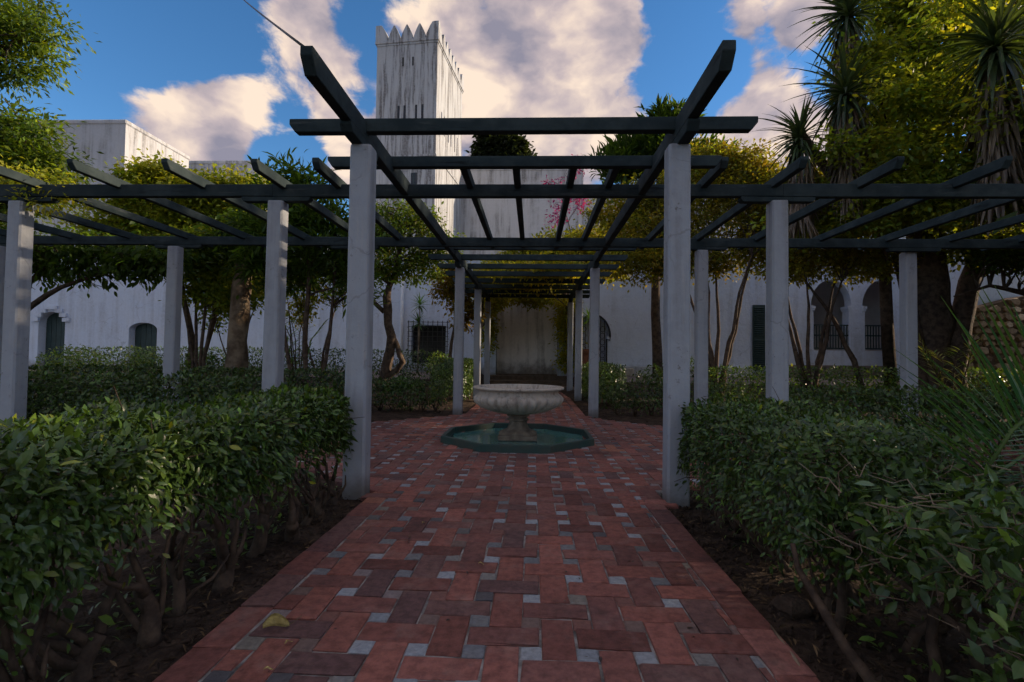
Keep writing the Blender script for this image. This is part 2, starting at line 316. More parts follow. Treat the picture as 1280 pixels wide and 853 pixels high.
def hedge(name, label, x0, x1, y0, y1, zt, zb, n, leaf, cols, z0=0.0, stems=6, tmpl=LEAF_FAR, group=None, singles=0, hollow=.13, bulge=.03, stem_r=.03, twig=0, ragged=.12):
    base = ((x0+x1)/2, (y0+y1)/2, z0); root = empty(name, base); tag(root, label, 'hedge', group)
    lx, ly, lz = x1-x0, y1-y0, zt-zb
    # shell-heavy fill of the clipped box
    u = rng.random((n*5, 3)); P = np.array((x0, y0, zb))+u*np.array((lx, ly, lz))
    d = np.minimum(np.minimum(np.minimum(P[:, 0]-x0, x1-P[:, 0]), np.minimum(P[:, 1]-y0, y1-P[:, 1])), zt-P[:, 2])
    keep = rng.random(len(P)) < np.exp(-d/hollow)*np.clip((P[:, 2]-zb)/(lz*ragged)+(.25+.3*np.sin(P[:, 1]*4.3+P[:, 0]*3)), .1, 1); P = P[keep][:n]; n = len(P)
    c = np.array(((x0+x1)/2, (y0+y1)/2, (zt+zb)/2)); q = (P-c)/np.array((lx, ly, lz))*2
    ph = rng.random(3)*6
    wob = bulge*(np.sin(P[:, 1]*5.1+P[:, 2]*7+ph[0])+np.sin(P[:, 0]*6.3+P[:, 1]*2.7+ph[1])+.7*np.sin(P[:, 1]*13+P[:, 0]*11+ph[2]))*.6
    corner = np.clip(np.abs(q)-.72, 0, 1)
    out = np.where(np.abs(q) > .6, np.sign(q)*np.abs(q)**4, 0)+unit(n)*.15; out[:, 2] = np.maximum(out[:, 2], -.3)
    on = out/(np.linalg.norm(out, axis=1, keepdims=True)+1e-6)
    P = P+on*wob[:, None]; P[:, 2] -= .05*np.maximum(0, np.abs(q[:, 0])-.6)*2*(q[:, 2] > 0)
    P[:, 2] += np.where(q[:, 2] < -.8, rng.normal(0, .07, n), 0)
    ax = on*.6+unit(n)*.8; ax[:, 2] -= .8*(1-np.clip(q[:, 2], 0, 1)); nor = on*1.0+unit(n)*.40; nor[:, 2] += .35
    sz = leaf*(.5+.4*rng.random(n)+.6*rng.random(n)**3); T = tints(n, cols, .32); T = np.where((rng.random(n) < .035)[:, None], T*np.array((2.4, 1.5, .8)), T)
    if singles:
        cp = np.array(cam.location if False else (0.14, 0, 1.2)); v = P-cp; dist = np.linalg.norm(v, axis=1)
        face = np.abs((nor/np.linalg.norm(nor, axis=1, keepdims=True)*v/dist[:, None]).sum(1))
        inview = (v[:, 1] > .9) & (np.abs(v[:, 0]) < v[:, 1]*1.15)
        dd = np.minimum(np.minimum(np.minimum(P[:, 0]-x0, x1-P[:, 0]), np.minimum(P[:, 1]-y0, y1-P[:, 1])), zt-P[:, 2])
        score = np.where(inview & (dd < .09), sz/dist*(.3+face), 0); pick = np.argsort(-score)[:singles]
        meshes = []
        for k in range(10):
            me = bpy.data.meshes.new('leaf'); tv = LEAF[0].copy(); tv[:, 2] += rng.normal(0, .02, 8); tv[:, 1] *= .85+.35*rng.random()
            me.from_pydata([tuple(p) for p in tv], [], LEAF[1]); set_tint(me, tints(8, [tints(1, cols, .25)[0]], .05)); me.materials.append(M['leaf']); meshes.append(me)
        X, Y, Z = frames(ax, nor)
        for i in pick:
            o = bpy.data.objects.new('leaf', meshes[rng.integers(10)]); link(o); o.parent = root
            R = Matrix((X[i]*sz[i], Y[i]*sz[i], Z[i]*sz[i])).transposed().to_4x4(); o.matrix_local = Matrix.Translation(Vector(P[i])-Vector(base)) @ R
        m_ = np.ones(n, bool); m_[pick] = False; P, ax, nor, sz, T = P[m_], ax[m_], nor[m_], sz[m_], T[m_]
    leaf_object('foliage', P, ax, nor, sz, T, tmpl, 'leaf', root, base)
    along_y = ly > lx
    for i in range(stems):
        t = (i+.5)/stems+rng.normal(0, .12/stems)
        x = (x0+lx*rng.uniform(.22, .6) if along_y else x0+lx*t); y = (y0+ly*t if along_y else y0+ly*rng.uniform(.25, .7))
        if name == 'clipped_hedge' and along_y and x0 < 0: x = x1-lx*rng.uniform(.06, .30)
        m = MB(); r = stem_r*rng.uniform(.75, 1.35)
        tr = stem_path(x, y, z0-.06, (zb-z0)*rng.uniform(.45, .75), .12, 5)
        m.tube(tr, [r*1.45, r*1.2, r*1.1, r, r*.95, r*.85], 8)
        for k in range(rng.integers(3, 7)):
            a = rng.random()*6.28; st = tr[rng.integers(1, 6)]; L = [st]
            dv = Vector((math.cos(a)*.55, math.sin(a)*.55, 1)).normalized(); ln = (zt-z0)*rng.uniform(.35, .6); p = st.copy()
            for s_ in range(5):
                dv = (dv+Vector(rng.normal(0, .22, 3))).normalized(); dv.z = max(dv.z, .25); p = p+dv*ln/5
                p.x = min(max(p.x, x0+.05), x1-.05); p.y = min(max(p.y, y0+.05), y1-.05); p.z = min(p.z, zt-.06); L.append(p.copy())
            rr = r*rng.uniform(.4, .7); m.tube(L, [rr, rr*.9, rr*.75, rr*.6, rr*.45, rr*.3], 6)
        m.build('stem', 'stem', root, True)
    if twig:
        m = MB()
        for k in range(twig):
            p = Vector((rng.uniform(x0+.03, x1-.03), rng.uniform(y0, y1), rng.uniform(zb, zt-.05))); e = p+Vector(rng.normal(0, .09, 3))+Vector((0, 0, .05)); m.tube([p, p.lerp(e, .5)+Vector(rng.normal(0, .015, 3)), e], [.004, .003, .0015], 4, False)
        tag(m.build('twigs', 'stem', root), kind='stuff')
    return root

# ------------------------------------------------------------------ ground
def gz(x, y):
    t = min(max((y-10.8)/8.0, 0), 1); up = .5*t*t*(3-2*t)
    k = min(max((abs(x)-1.35)/.5, 0), 1)
    return up*k
def ground_sheet():
    xs = sorted(set([-900, -400, -150, -70, -40]+[round(-26+.5*i, 3) for i in range(105)]+[40, 70, 150, 400, 900]))
    ys = sorted(set([-900, -300, -90, -30, -12]+[round(-5+.5*i, 3) for i in range(63)]+[40, 70, 150, 400, 900]))
    vs = [(x, y, gz(x, y)-.035) for y in ys for x in xs]; n = len(xs)
    m = MB(); m.add(vs, [(j*n+i, j*n+i+1, (j+1)*n+i+1, (j+1)*n+i) for j in range(len(ys)-1) for i in range(n-1)])
    return tag(m.build('ground', 'soil', None, True), 'dark earth of the garden beds strewn with litter', 'ground', kind='structure')
ground_sheet()
# pale gravel strip along the foot of the buildings
m = MB(); xs = [-24+.75*i for i in range(65)]
vs = [(x, y, gz(x, y)-.02) for y in (16.6, 17.4, 18.2, 19.2, 21.2) for x in xs]; n = len(xs)
m.add(vs, [(j*n+i, j*n+i+1, (j+1)*n+i+1, (j+1)*n+i) for j in range(4) for i in range(n-1) if not (-2.0 < xs[i] < 1.4)])
tag(m.build('gravel_walk', 'gravel', None, True), 'pale gravel walk along the foot of the white buildings', 'path', kind='structure')

# soil crumbs and dry litter beside the path
def scatter_clods(n):
    m = MB(); T = []
    for i in range(n):
        sd = -1 if i % 2 else 1; x = sd*(1.26+abs(rng.normal(0, .38))); y = rng.uniform(1.0, 4.9) if rng.random() < .8 else rng.uniform(9.5, 13); r = .006+.02*rng.random()**3
        if abs(x) > 2.6: continue
        pts = [(x+r*a, y+r*b, -.033+r*c) for a, b, c in ((1, 0, .2), (-.5, .9, .1), (-.6, -.8, .15), (.1, .05, 1.0+.3*rng.random()))]
        m.add(pts, [(0, 1, 3), (1, 2, 3), (2, 0, 3)])
    return tag(m.build('soil_crumbs', 'soil'), 'dark soil crumbs along the path edges', 'soil', kind='stuff')
scatter_clods(2600)
n = 2200
sd = np.where(rng.random(n) < .5, -1, 1)
P = np.stack([sd*(1.25+np.abs(rng.normal(0, .45, n))), rng.uniform(1.0, 5.2, n), np.full(n, -.018)], 1)
P2 = np.stack([rng.uniform(-7, 7, 500), rng.uniform(9.6, 14, 500), np.full(500, -.0)], 1); P2 = P2[np.abs(P2[:, 0]) > 1.7]
P2[:, 2] = [gz(a, b)-.02 for a, b, _ in P2]; P = np.concatenate([P, P2]); n = len(P)
ax = unit(n); ax[:, 2] *= .25; nor = unit(n)*.4; nor[:, 2] += 1
lit_root = leaf_object('leaf_litter', P, ax, nor, .03+.035*rng.random(n), tints(n, [(.09, .058, .03), (.05, .035, .02), (.13, .085, .045), (.03, .022, .016)], .35), LEAF_LONG, 'dryleaf', None, (0, 0, 0))
tag(lit_root, 'dry brown leaf litter on the soil beside the path', 'leaf litter')

# ------------------------------------------------------------------ brick path: basket weave with small square insets
BL, BW, JT = .305, .139, .010
PITCH = (BL+BW)/2+JT
FC = Vector((-.06, 7.38, 0))                                  # fountain centre, middle of the octagonal plaza
def in_oct(x, y, a): x, y = abs(x-FC.x), abs(y-FC.y); return x < a and y < a and x+y < a*1.4142
def paved(x, y):
    if in_oct(x, y, 1.0): return False
    if abs(x) < 1.20 and .3 < y < 17.4: return True
    if in_oct(x, y, 2.95): return True
    return 6.35 < y < 8.4 and abs(x) < 9.5
path = empty('brick_path', (0, 0, 0)); tag(path, 'red brick path laid in basket weave with small grey stone insets', 'path', kind='structure')
mm = MB(); mm.box(-1.2, 1.2, .2, 17.4, -.06, -.0095)
mm.prism([(FC.x+2.88*math.cos(math.pi/8+k*math.pi/4)/math.cos(math.pi/8), FC.y+2.88*math.sin(math.pi/8+k*math.pi/4)/math.cos(math.pi/8)) for k in range(8)], -.06, -.0100, 'z')
mm.box(-10, 10, 6.3, 8.45, -.06, -.0105)
mm.build('mortar_bed', 'mortar', path)
REDS = [(.29, .110, .085), (.25, .098, .080), (.33, .125, .095), (.21, .090, .076), (.27, .118, .098)]
ODD = [(.17, .080, .074), (.20, .105, .092), (.40, .165, .105), (.16, .085, .08)]
STONES = [(.24, .28, .32), (.33, .36, .39), (.28, .31, .34), (.13, .15, .17), (.085, .09, .105), (.30, .26, .21), (.33, .33, .32), (.26, .16, .13), (.17, .18, .19), (.15, .12, .11), (.10, .10, .11), (.22, .10, .08)]
def slab(sx, sy, h=.05, seed=0):
    """brick with worn arrises: 12 verts"""
    e = .007; j = lambda s=.0034: rng.normal(0, s); v = []
    for z, k in ((-h, 0), (-.005, 0), (0, e)):
        for a, b in ((-1, -1), (1, -1), (1, 1), (-1, 1)): v.append((a*(sx/2-k)+j(), b*(sy/2-k)+j(), z+(j(.0012) if z == 0 else 0)))
    f = [(8, 9, 10, 11)]
    for L in (0, 4):
        for i in range(4): f.append((L+i, L+(i+1) % 4, L+4+(i+1) % 4, L+4+i))
    return v, f
def slab_mesh(name, sx, sy, tint, mat):
    v, f = slab(sx, sy); me = bpy.data.meshes.new(name); me.from_pydata(v, [], f); set_tint(me, tint); me.materials.append(M[mat]); return me
cells = []
for i in range(-40, 41):
    for j in range(0, 78):
        cx, cy = i*PITCH+.03, j*PITCH+.35
        if (i+j) % 2 == 0: sx, sy = BL, BW
        else: sx, sy = BW, BL
        if paved(cx, cy):
            x0, x1 = cx-sx/2, cx+sx/2
            if not in_oct(cx, cy, 3.1) and not 6.3 < cy < 8.45: x0, x1 = max(x0, -1.065), min(x1, 1.065)
            if x1-x0 > .018: cells.append(('brick', (x0+x1)/2, cy, x1-x0, sy))
        qx, qy = cx+PITCH/2, cy+PITCH/2; s_ = (BL-BW)/2+JT-.004
        if paved(qx, qy):
            x0, x1 = qx-s_/2, qx+s_/2
            if not in_oct(qx, qy, 3.1) and not 6.3 < qy < 8.45: x0, x1 = max(x0, -1.065), min(x1, 1.065)
            if x1-x0 > .018: cells.append(('paving_inset', (x0+x1)/2, qy, x1-x0, s_))
for sd in (-1, 1):                                            # border course along both edges
    y = .3
    while y < 4.9:
        ln = .34+rng.normal(0, .012); cells.append(('brick', sd*1.152, y+ln/2, .16, ln)); y += ln+.006
    y = 9.95
    while y < 17.3:
        ln = .34; cells.append(('brick', sd*1.152, y+ln/2, .16, ln)); y += ln+.006
a8 = 3.0*math.tan(math.pi/8)
cells.sort(key=lambda c: (c[1]-.14)**2+c[2]**2 if c[2] > 1.45 else 1e6+c[2])
pool = {}; done = {'brick': 0, 'paving_inset': 0}; rest = {'brick': ([], [], []), 'paving_inset': ([], [], [])}
for kind, cx, cy, sx, sy in cells:
    red = kind == 'brick'
    base_t = (np.array(ODD[rng.integers(len(ODD))]) if rng.random() < .13 else tints(1, REDS, .16)[0]) if red else tints(1, STONES, .12)[0]
    if done[kind] < 300 and cy > 1.3:
        ln, wd = max(sx, sy), min(sx, sy); turn = sy > sx; key = (kind, round(ln, 2), round(wd, 2)); L = pool.setdefault(key, [])
        if len(L) < (22 if red else 16): L.append(slab_mesh(kind, ln, wd, base_t, 'brick' if red else 'inset')); me = L[-1]
        else: me = L[rng.integers(len(L))]
        o = bpy.data.objects.new(kind, me); link(o); o.parent = path; o.location = (cx, cy, max(-.004, min(.004, rng.normal(0, .0022)))-(.002 if not red else 0))
        o.rotation_euler = (rng.normal(0, .006), rng.normal(0, .006), (math.pi/2 if turn else 0)+(math.pi if rng.random() < .5 else 0)+rng.normal(0, .006)); done[kind] += 1
    else:
        v, f = slab(sx, sy); V, Fc, T = rest[kind]; b = len(V); dz = max(-.004, min(.004, rng.normal(0, .002)))-(.002 if not red else 0)
        V += [(cx+p[0], cy+p[1], p[2]+dz) for p in v]; Fc += [tuple(q+b for q in g) for g in f]; T += [base_t]*len(v)
for kind, nm, mt in (('brick', 'bricks_beyond', 'brick'), ('paving_inset', 'paving_insets_beyond', 'inset')):
    V, Fc, T = rest[kind]; me = bpy.data.meshes.new(nm); me.from_pydata(V, [], Fc); set_tint(me, np.array(T)); me.materials.append(M[mt])
    o = bpy.data.objects.new(nm, me); link(o); o.parent = path; o['kind'] = 'stuff'
# two brick steps up to the panelled wall
st = empty('garden_steps', (0, 17.6, 0)); tag(st, 'low brick steps at the foot of the weathered wall panel', 'steps', kind='structure')
for k in range(3):
    mb = MB(); mb.box(-1.55, 1.5, 17.4+.9*k, 20.0, -.05, .15*(k+1)-.002*k); o = mb.build('step', 'wallmortar', st, bevel=.01)

# ------------------------------------------------------------------ pergola
pg = empty('pergola', (0, 7.38, 0)); tag(pg, 'cross shaped garden pergola of white square posts under dark green timber beams', 'pergola')
def post(x, y, z0, zt, w_=.186):
    m = MB(); h = w_/2; c = .018; lean = rng.normal(0, .003, 2); oc = lambda k, z: [(x+lean[0]*z+a*k, y+lean[1]*z+b*k, z) for a, b in ((-h+c, -h), (h-c, -h), (h, -h+c), (h, h-c), (h-c, h), (-h+c, h), (-h, h-c), (-h, -h+c))]
    levels = [(1.02, z0), (1.0, z0+.8), (.995, z0+1.7), (.985, zt-.02), (.93, zt)]; vs = []
    for k, z in levels: vs += [(p[0]+rng.normal(0, .0012), p[1]+rng.normal(0, .0012), p[2]) for p in oc(k, z)]
    fs = [(i*8+k, i*8+(k+1) % 8, (i+1)*8+(k+1) % 8, (i+1)*8+k) for i in range(len(levels)-1) for k in range(8)]+[tuple(range(7, -1, -1)), tuple(32+k for k in range(8))]
    m.add(vs, fs); m.build('post', 'post', pg)
for x, y in ((-1.37, 4.35), (1.36, 4.35), (-1.39, 10.42), (1.39, 10.42), (-1.39, 13.9), (1.39, 13.9), (-1.39, 17.0), (1.39, 17.0),
             (-2.96, 5.92), (2.94, 5.92), (-2.96, 8.6), (2.96, 8.6), (-6.2, 5.95), (-6.1, 8.5), (6.45, 5.92), (6.42, 8.72), (-9.3, 8.5)):
    post(x, y, -.06, 3.015)
BWID = .088
def timber(name, a, b, z0, z1, axis, at, cut0=True, cut1=True, wd=BWID):
    """timber from a to b along an axis, its lower corners cut away at the ends"""
    h = z1-z0; k = h*.62
    poly = [(a, z1), (a, z0+k if cut0 else z0)]+([(a+k*.75, z0)] if cut0 else [])+([(b-k*.75, z0)] if cut1 else [])+[(b, z0+k if cut1 else z0), (b, z1)]
    m = MB(); ax = 'x' if axis == 'y' else 'y'
    poly = [(u, z+rng.normal(0, .004)) for u, z in poly]
    m.prism(poly, at-wd/2, at+wd/2, ax); return m.build(name, 'beamx' if axis == 'x' else 'beamy', pg, bevel=.005)
for x in (-1.40, 1.39):
    timber('beam', 3.27, 9.5, 3.098, 3.262, 'y', x); timber('beam', 9.5, 17.4, 3.096, 3.264, 'y', x+.004, False, False)
    for y in (4.35, 10.42, 13.9, 17.0): timber('bolster', y-.36, y+.36, 3.012, 3.094, 'y', x, wd=.10)
for y in (5.93, 8.6):
    timber('beam', -11.2, -3.0, 3.072, 3.222, 'x', y+.003, True, False); timber('beam', -3.0, 3.0, 3.07, 3.22, 'x', y, False, False); timber('beam', 3.0, 10.8, 3.072, 3.222, 'x', y+.003, False, True)
for x, y in ((-2.96, 5.93), (2.94, 5.93), (-2.96, 8.6), (2.96, 8.6), (-6.15, 5.93), (-6.1, 8.6), (6.42, 5.93), (6.42, 8.6), (-9.3, 8.6)):
    timber('bolster', x-.42, x+.42, 3.013, 3.068, 'x', y, wd=.10)
for y in (4.40, 5.24, 9.35, 10.35, 11.4, 12.45, 13.55, 14.7, 15.85, 17.0):
    timber('rafter', -2.05, 2.05, 3.168+.001*(y % 3), 3.281, 'x', y)
for x in (-10.2, -9.1, -8.05, -7.0, -5.95, -4.92, -3.86, -2.87, -2.2, -.62, -.06, .55, 1.0, 2.1, 2.9, 3.86, 4.92, 5.98, 7.0, 8.1, 9.2):
    timber('rafter', 5.24, 9.3, 3.170+.001*(x % 3), 3.283, 'y', x, wd=.075)

# black cable from the end of the left beam up out of the garden
m = MB(); a, b = Vector((-1.41, 3.30, 3.255)), Vector((-8.0, 12.9, 10.9)); L = [a.lerp(b, t)-Vector((0, 0, .03*math.sin(math.pi*t))) for t in [i/12 for i in range(13)]]
m.tube(L, .011, 6); tag(m.build('cable', 'rubber', None, True), 'black cable rising from the end of a pergola beam', 'cable')

# ------------------------------------------------------------------ fountain
ft = empty('fountain', (FC.x, FC.y, 0)); tag(ft, 'pale stone fountain with a fluted bowl in a low green octagonal basin', 'fountain')
cs = math.cos(math.pi/8)
octp = lambda a, z: [(FC.x+a/cs*math.cos(math.pi/8+k*math.pi/4), FC.y+a/cs*math.sin(math.pi/8+k*math.pi/4), z) for k in range(8)]
m = MB(); rings = [octp(1.055, -.02), octp(1.05, .082), octp(1.045, .088), octp(.995, .088), octp(.99, .082), octp(.985, -.012)]
m.add([p for r in rings for p in r], [(i*8+k, i*8+(k+1) % 8, (i+1)*8+(k+1) % 8, (i+1)*8+k) for i in range(5) for k in range(8)]); basin = m.build('basin_rim', 'tealrim', ft)
m = MB(); m.add(octp(.99, .004), [tuple(range(8))]); m.build('basin_floor', 'teal', ft)
m = MB(); c0 = (FC.x, FC.y)
m.box(FC.x-.275, FC.x+.275, FC.y-.275, FC.y+.275, .003, .075); m.build('plinth', 'sandstone', ft, bevel=.01)
m = MB(); m.lathe([(.275, .0755), (.275, .095), (.25, .115), (.185, .14), (.16, .155), (.148, .18), (.132, .225), (.124, .255), (.124, .262), (.150, .268), (.158, .282), (.150, .296), (.128, .302), (.124, .315), (.150, .325), (.165, .338), (.160, .352), (.135, .362)], 28, c0)
m.build('pedestal', 'sandstone', ft, True)
NF = 26
def flute(r, z, a):
    if .365 < z < .655 and r > .2:
        k = math.sin((z-.365)/.29*math.pi); return r*(1+.115*k*(abs(math.cos(a*NF/2))**.7-.6))
    return r
m = MB(); m.lathe([(.10, .358), (.20, .366), (.32, .385), (.44, .42), (.535, .465), (.60, .515), (.632, .56), (.638, .595), (.622, .628), (.595, .652), (.580, .668), (.578, .69), (.592, .706), (.63, .716), (.655, .726), (.664, .738), (.660, .750), (.64, .758), (.585, .758), (.565, .745), (.55, .70), (.46, .60), (.28, .54), (.0, .53)], 300, c0, flute)
m.build('bowl', 'marble', ft, True)

# ------------------------------------------------------------------ walls with openings
def wall_mb(mb, x0, x1, z0, z1, y0, y1, ops):
    """front wall between y0 and y1; ops = (xa, xb, za, zs, zt): jambs up to zs, round arch up to zt; horseshoe if the arch is wider than the jambs"""
    cuts = []; x = x0; quads = []
    for xa, xb, za, zs, zt, ex in sorted(ops):
        c = (xa+xb)/2; hw = (xb-xa)/2+ex; quads.append([(x, z0), (c-hw, z0), (c-hw, z1), (x, z1)])
        N = 14; pts = [c-hw*math.cos(math.pi*i/N) for i in range(N+1)]; arc = lambda u: zs+(zt-zs)*math.sqrt(max(0, 1-((u-c)/hw)**2))
        for u, v in zip(pts[:-1], pts[1:]):
            quads.append([(u, arc(u)), (v, arc(v)), (v, z1), (u, z1)])
        if za > z0: quads.append([(c-hw, z0), (c+hw, z0), (c+hw, za), (c-hw, za)])
        if ex > 0:
            quads.append([(c-hw, max(za, z0)), (xa, max(za, z0)), (xa, zs), (c-hw, zs)]); quads.append([(xb, max(za, z0)), (c+hw, max(za, z0)), (c+hw, zs), (xb, zs)])
        x = c+hw
    quads.append([(x, z0), (x1, z0), (x1, z1), (x, z1)])
    for q in quads: mb.prism(q, y0, y1, 'y')
    return mb

# long white building behind the garden, left of the path's end and beyond it
fb = empty('white_building', (-9, 21, 0)); tag(fb, 'long low whitewashed building behind the garden with arched doors and barred window', 'building')
D1, D2 = (-21.25, -20.05, .4, 2.35, 2.85, .0), (-17.2, -15.95, .4, 2.12, 2.42, .0)
GR, GT = (-4.95, -3.5, .85, 2.42, 2.44, .0), (2.05, 3.2, .82, 2.05, 2.95, .12)
m = MB(); wall_mb(m, -26, 9.0, -.05, 5.2, 21, 21.55, [D1, D2, GR, GT]); m.build('wall', 'facade', fb, weld=True)
m = MB(); m.box(-26, 9, 21.56, 30, -.05, 5.0); m.build('back_volume', 'old', fb)
m = MB(); m.box(-26.1, 9.05, 20.93, 21.7, 5.2, 5.36); m.build('parapet_coping', 'old', fb)
for xa, xb, za, zs, zt, ex in (D1, D2):
    d = MB(); d.prism([(xa-.02, za-.2), (xb+.02, za-.2), (xb+.02, zt+.05), (xa-.02, zt+.05)], 21.36, 21.42, 'y'); o = d.build('door', 'green', fb)
    for k in range(5):
        p = MB(); u = xa+.04+(xb-xa-.08)*k/5; p.box(u+.008, u+(xb-xa-.08)/5-.008, 21.335, 21.362, za, zt-.02); p.build('plank', 'green', o)
# stepped brick hood over the first door
m = MB()
for k, (hw, z) in enumerate(((.84, 2.42), (.70, 2.62), (.52, 2.80), (.30, 2.94))): m.box(-20.65-hw, -20.65-hw+.30, 20.90, 21.0, z, z+.16); m.box(-20.65+hw-.30, -20.65+hw, 20.90, 21.0, z, z+.16)
m.build('door_hood', 'facade', fb)
g = MB(); g.box(GR[0]-.02, GR[1]+.02, 21.40, 21.45, .8, 2.46); wn = g.build('window', 'dark', fb)
for k in range(9):
    b = MB(); x = GR[0]-.09+(GR[1]-GR[0]+.18)*k/8; b.tube([(x, 20.84, .72), (x, 20.84, 2.62)], .016, 6); b.build('bar', 'iron', wn)
for k in range(10):
    b = MB(); z = .76+1.80*k/9; b.tube([(GR[0]-.13, 20.85, z), (GR[1]+.13, 20.85, z)], .012, 6); b.build('bar', 'iron', wn)
for k in range(8):
    for xe in (GR[0]-.13, GR[1]+.13):
        b = MB(); z = .95+1.6*k/7; b.tube([(xe, 20.85, z), (xe, 21.02, z)], .012, 5); b.build('bracket', 'iron', wn)
# horseshoe iron gate
g = MB(); g.box(1.8, 3.5, 21.5, 21.54, .8, 3.1); gp = g.build('gate_recess', 'facade', fb)
c = (GT[0]+GT[1])/2
b = MB(); arcp = [(c+.70*math.cos(t), 20.97, 2.05+.90*math.sin(t)) for t in [math.pi*(i/18) for i in range(-1, 20)]]; b.tube([(GT[1]-.02, 20.97, .8), (GT[1]-.02, 20.97, 1.95)]+arcp+[(GT[0]+.02, 20.97, 1.95), (GT[0]+.02, 20.97, .8)], .035, 6); b.build('gate_frame', 'iron', gp)
for k in range(7):
    b = MB(); x = GT[0]+.1+(GT[1]-GT[0]-.2)*k/6; b.tube([(x, 21.05, .82), (x, 21.05, 2.05+.85*math.sqrt(max(.05, 1-((x-c)/.72)**2)))], .014, 5); b.build('bar', 'iron', gp)
for k in range(18):
    b = MB(); x = GT[0]+.19+(GT[1]-GT[0]-.38)*(k % 3)/2+rng.normal(0, .005); z = 1.0+.27*(k//3); b.tube([(x+.11*math.cos(t), 21.04, z+.11*math.sin(t)) for t in [i*math.pi/6 for i in range(13)]], .011, 4); b.build('scroll', 'iron', gp)
m = MB(); m.box(3.45, 9.0, 20.72, 21.0, .2, .84); m.build('bench_ledge', 'old', fb, bevel=.015)
m = MB(); m.tube([(-5.35, 20.93, .4), (-5.35, 20.93, 4.6)], .075, 10); m.build('drainpipe', 'pipe', fb, True)

# weathered panel wall at the path's end
pw = empty('panel_wall', (-.1, 20.2, 0)); tag(pw, 'weathered plaster panel with peeling stains closing the far end of the pergola', 'wall')
m = MB(); m.box(-1.28, 1.1, 20.0, 20.6, .3, 3.45); m.build('panel', 'panelwall', pw)
m = MB(); m.box(-1.62, -1.30, 19.82, 20.6, .2, 3.35); m.build('pilaster', 'facade', pw, bevel=.01)
m = MB(); m.box(1.12, 1.5, 19.86, 20.6, .2, 3.4); m.build('pilaster', 'old', pw, bevel=.01)
m = MB(); m.box(-1.7, 1.55, 19.80, 20.62, 3.46, 3.7); m.build('lintel', 'old', pw)
m = MB(); m.box(-1.28, 1.1, 19.8, 20.02, .25, .50); m.build('ledge', 'wallmortar', pw, bevel=.01)

# arcaded gallery on the right
ab = empty('arcade_building', (14, 21.5, 0)); tag(ab, 'white arcaded gallery with horseshoe arches and dark green railings', 'building')
ops = [(x+.06, x+1.50, 1.6, 3.46, 4.55, .10) for x in (11.74, 13.82, 15.92, 18.0)]
m = MB(); wall_mb(m, 9.02, 22.0, -.05, 6.4, 21.5, 21.95, ops); m.build('wall', 'facade', ab, weld=True)
m = MB(); m.box(9.02, 22, 24.0, 26, -.05, 6.4); m.build('gallery_back_wall', 'dim', ab)
m = MB(); m.box(14.2, 40, 22.2, 30, 6.41, 9.6); m.build('sun_block_storey', 'facade', ab); m = MB(); m.box(22.01, 40, 21.9, 30, -.05, 6.4); m.build('end_wing', 'facade', ab)  # storey hidden behind the trees, added to block the low sun
m = MB(); m.box(9.02, 22, 21.96, 23.99, 1.2, 1.58); m.build('gallery_floor', 'dim', ab)
m = MB(); m.box(9.02, 22, 21.96, 23.99, 6.0, 6.4); m.build('gallery_roof', 'dim', ab)
m = MB(); m.box(10.4, 22, 21.30, 21.49, .3, .98); m.build('base_ledge', 'gravel', ab, bevel=.01)
for xa, xb, za, zs, zt, ex in ops:
    for xi, sx in ((xa, 1), (xb, -1)):
        p = MB(); p.box(min(xi-.10*sx, xi+.07*sx), max(xi-.10*sx, xi+.07*sx), 21.46, 21.98, 3.34, 3.44); p.box(min(xi-.10*sx, xi+.035*sx), max(xi-.10*sx, xi+.035*sx), 21.47, 21.97, 3.24, 3.338); p.build('impost', 'facade', ab)
    r = MB()
    for z in (1.66, 2.2, 2.62): r.box(xa-.02, xb+.02, 21.55, 21.60, z, z+.055)
    ro = r.build('railing', 'green', ab)
    for k in range(13):
        b = MB(); x = xa+.05+(xb-xa-.1)*k/12; b.box(x-.016, x+.016, 21.56, 21.592, 1.72, 2.615); b.build('baluster', 'green', ro)
sh = MB(); sh.box(9.30, 9.80, 21.44, 21.49, .72, 3.46); so = sh.build('shutter_door', 'green', ab)
for k in range(2):
    for q in range(14):
        s1 = MB(); z = .80+1.36*k+.088*q; s1.prism([(21.435, z), (21.40, z+.02), (21.40, z+.035), (21.435, z+.065)], 9.35, 9.75, 'x'); s1.build('slat', 'green', so)

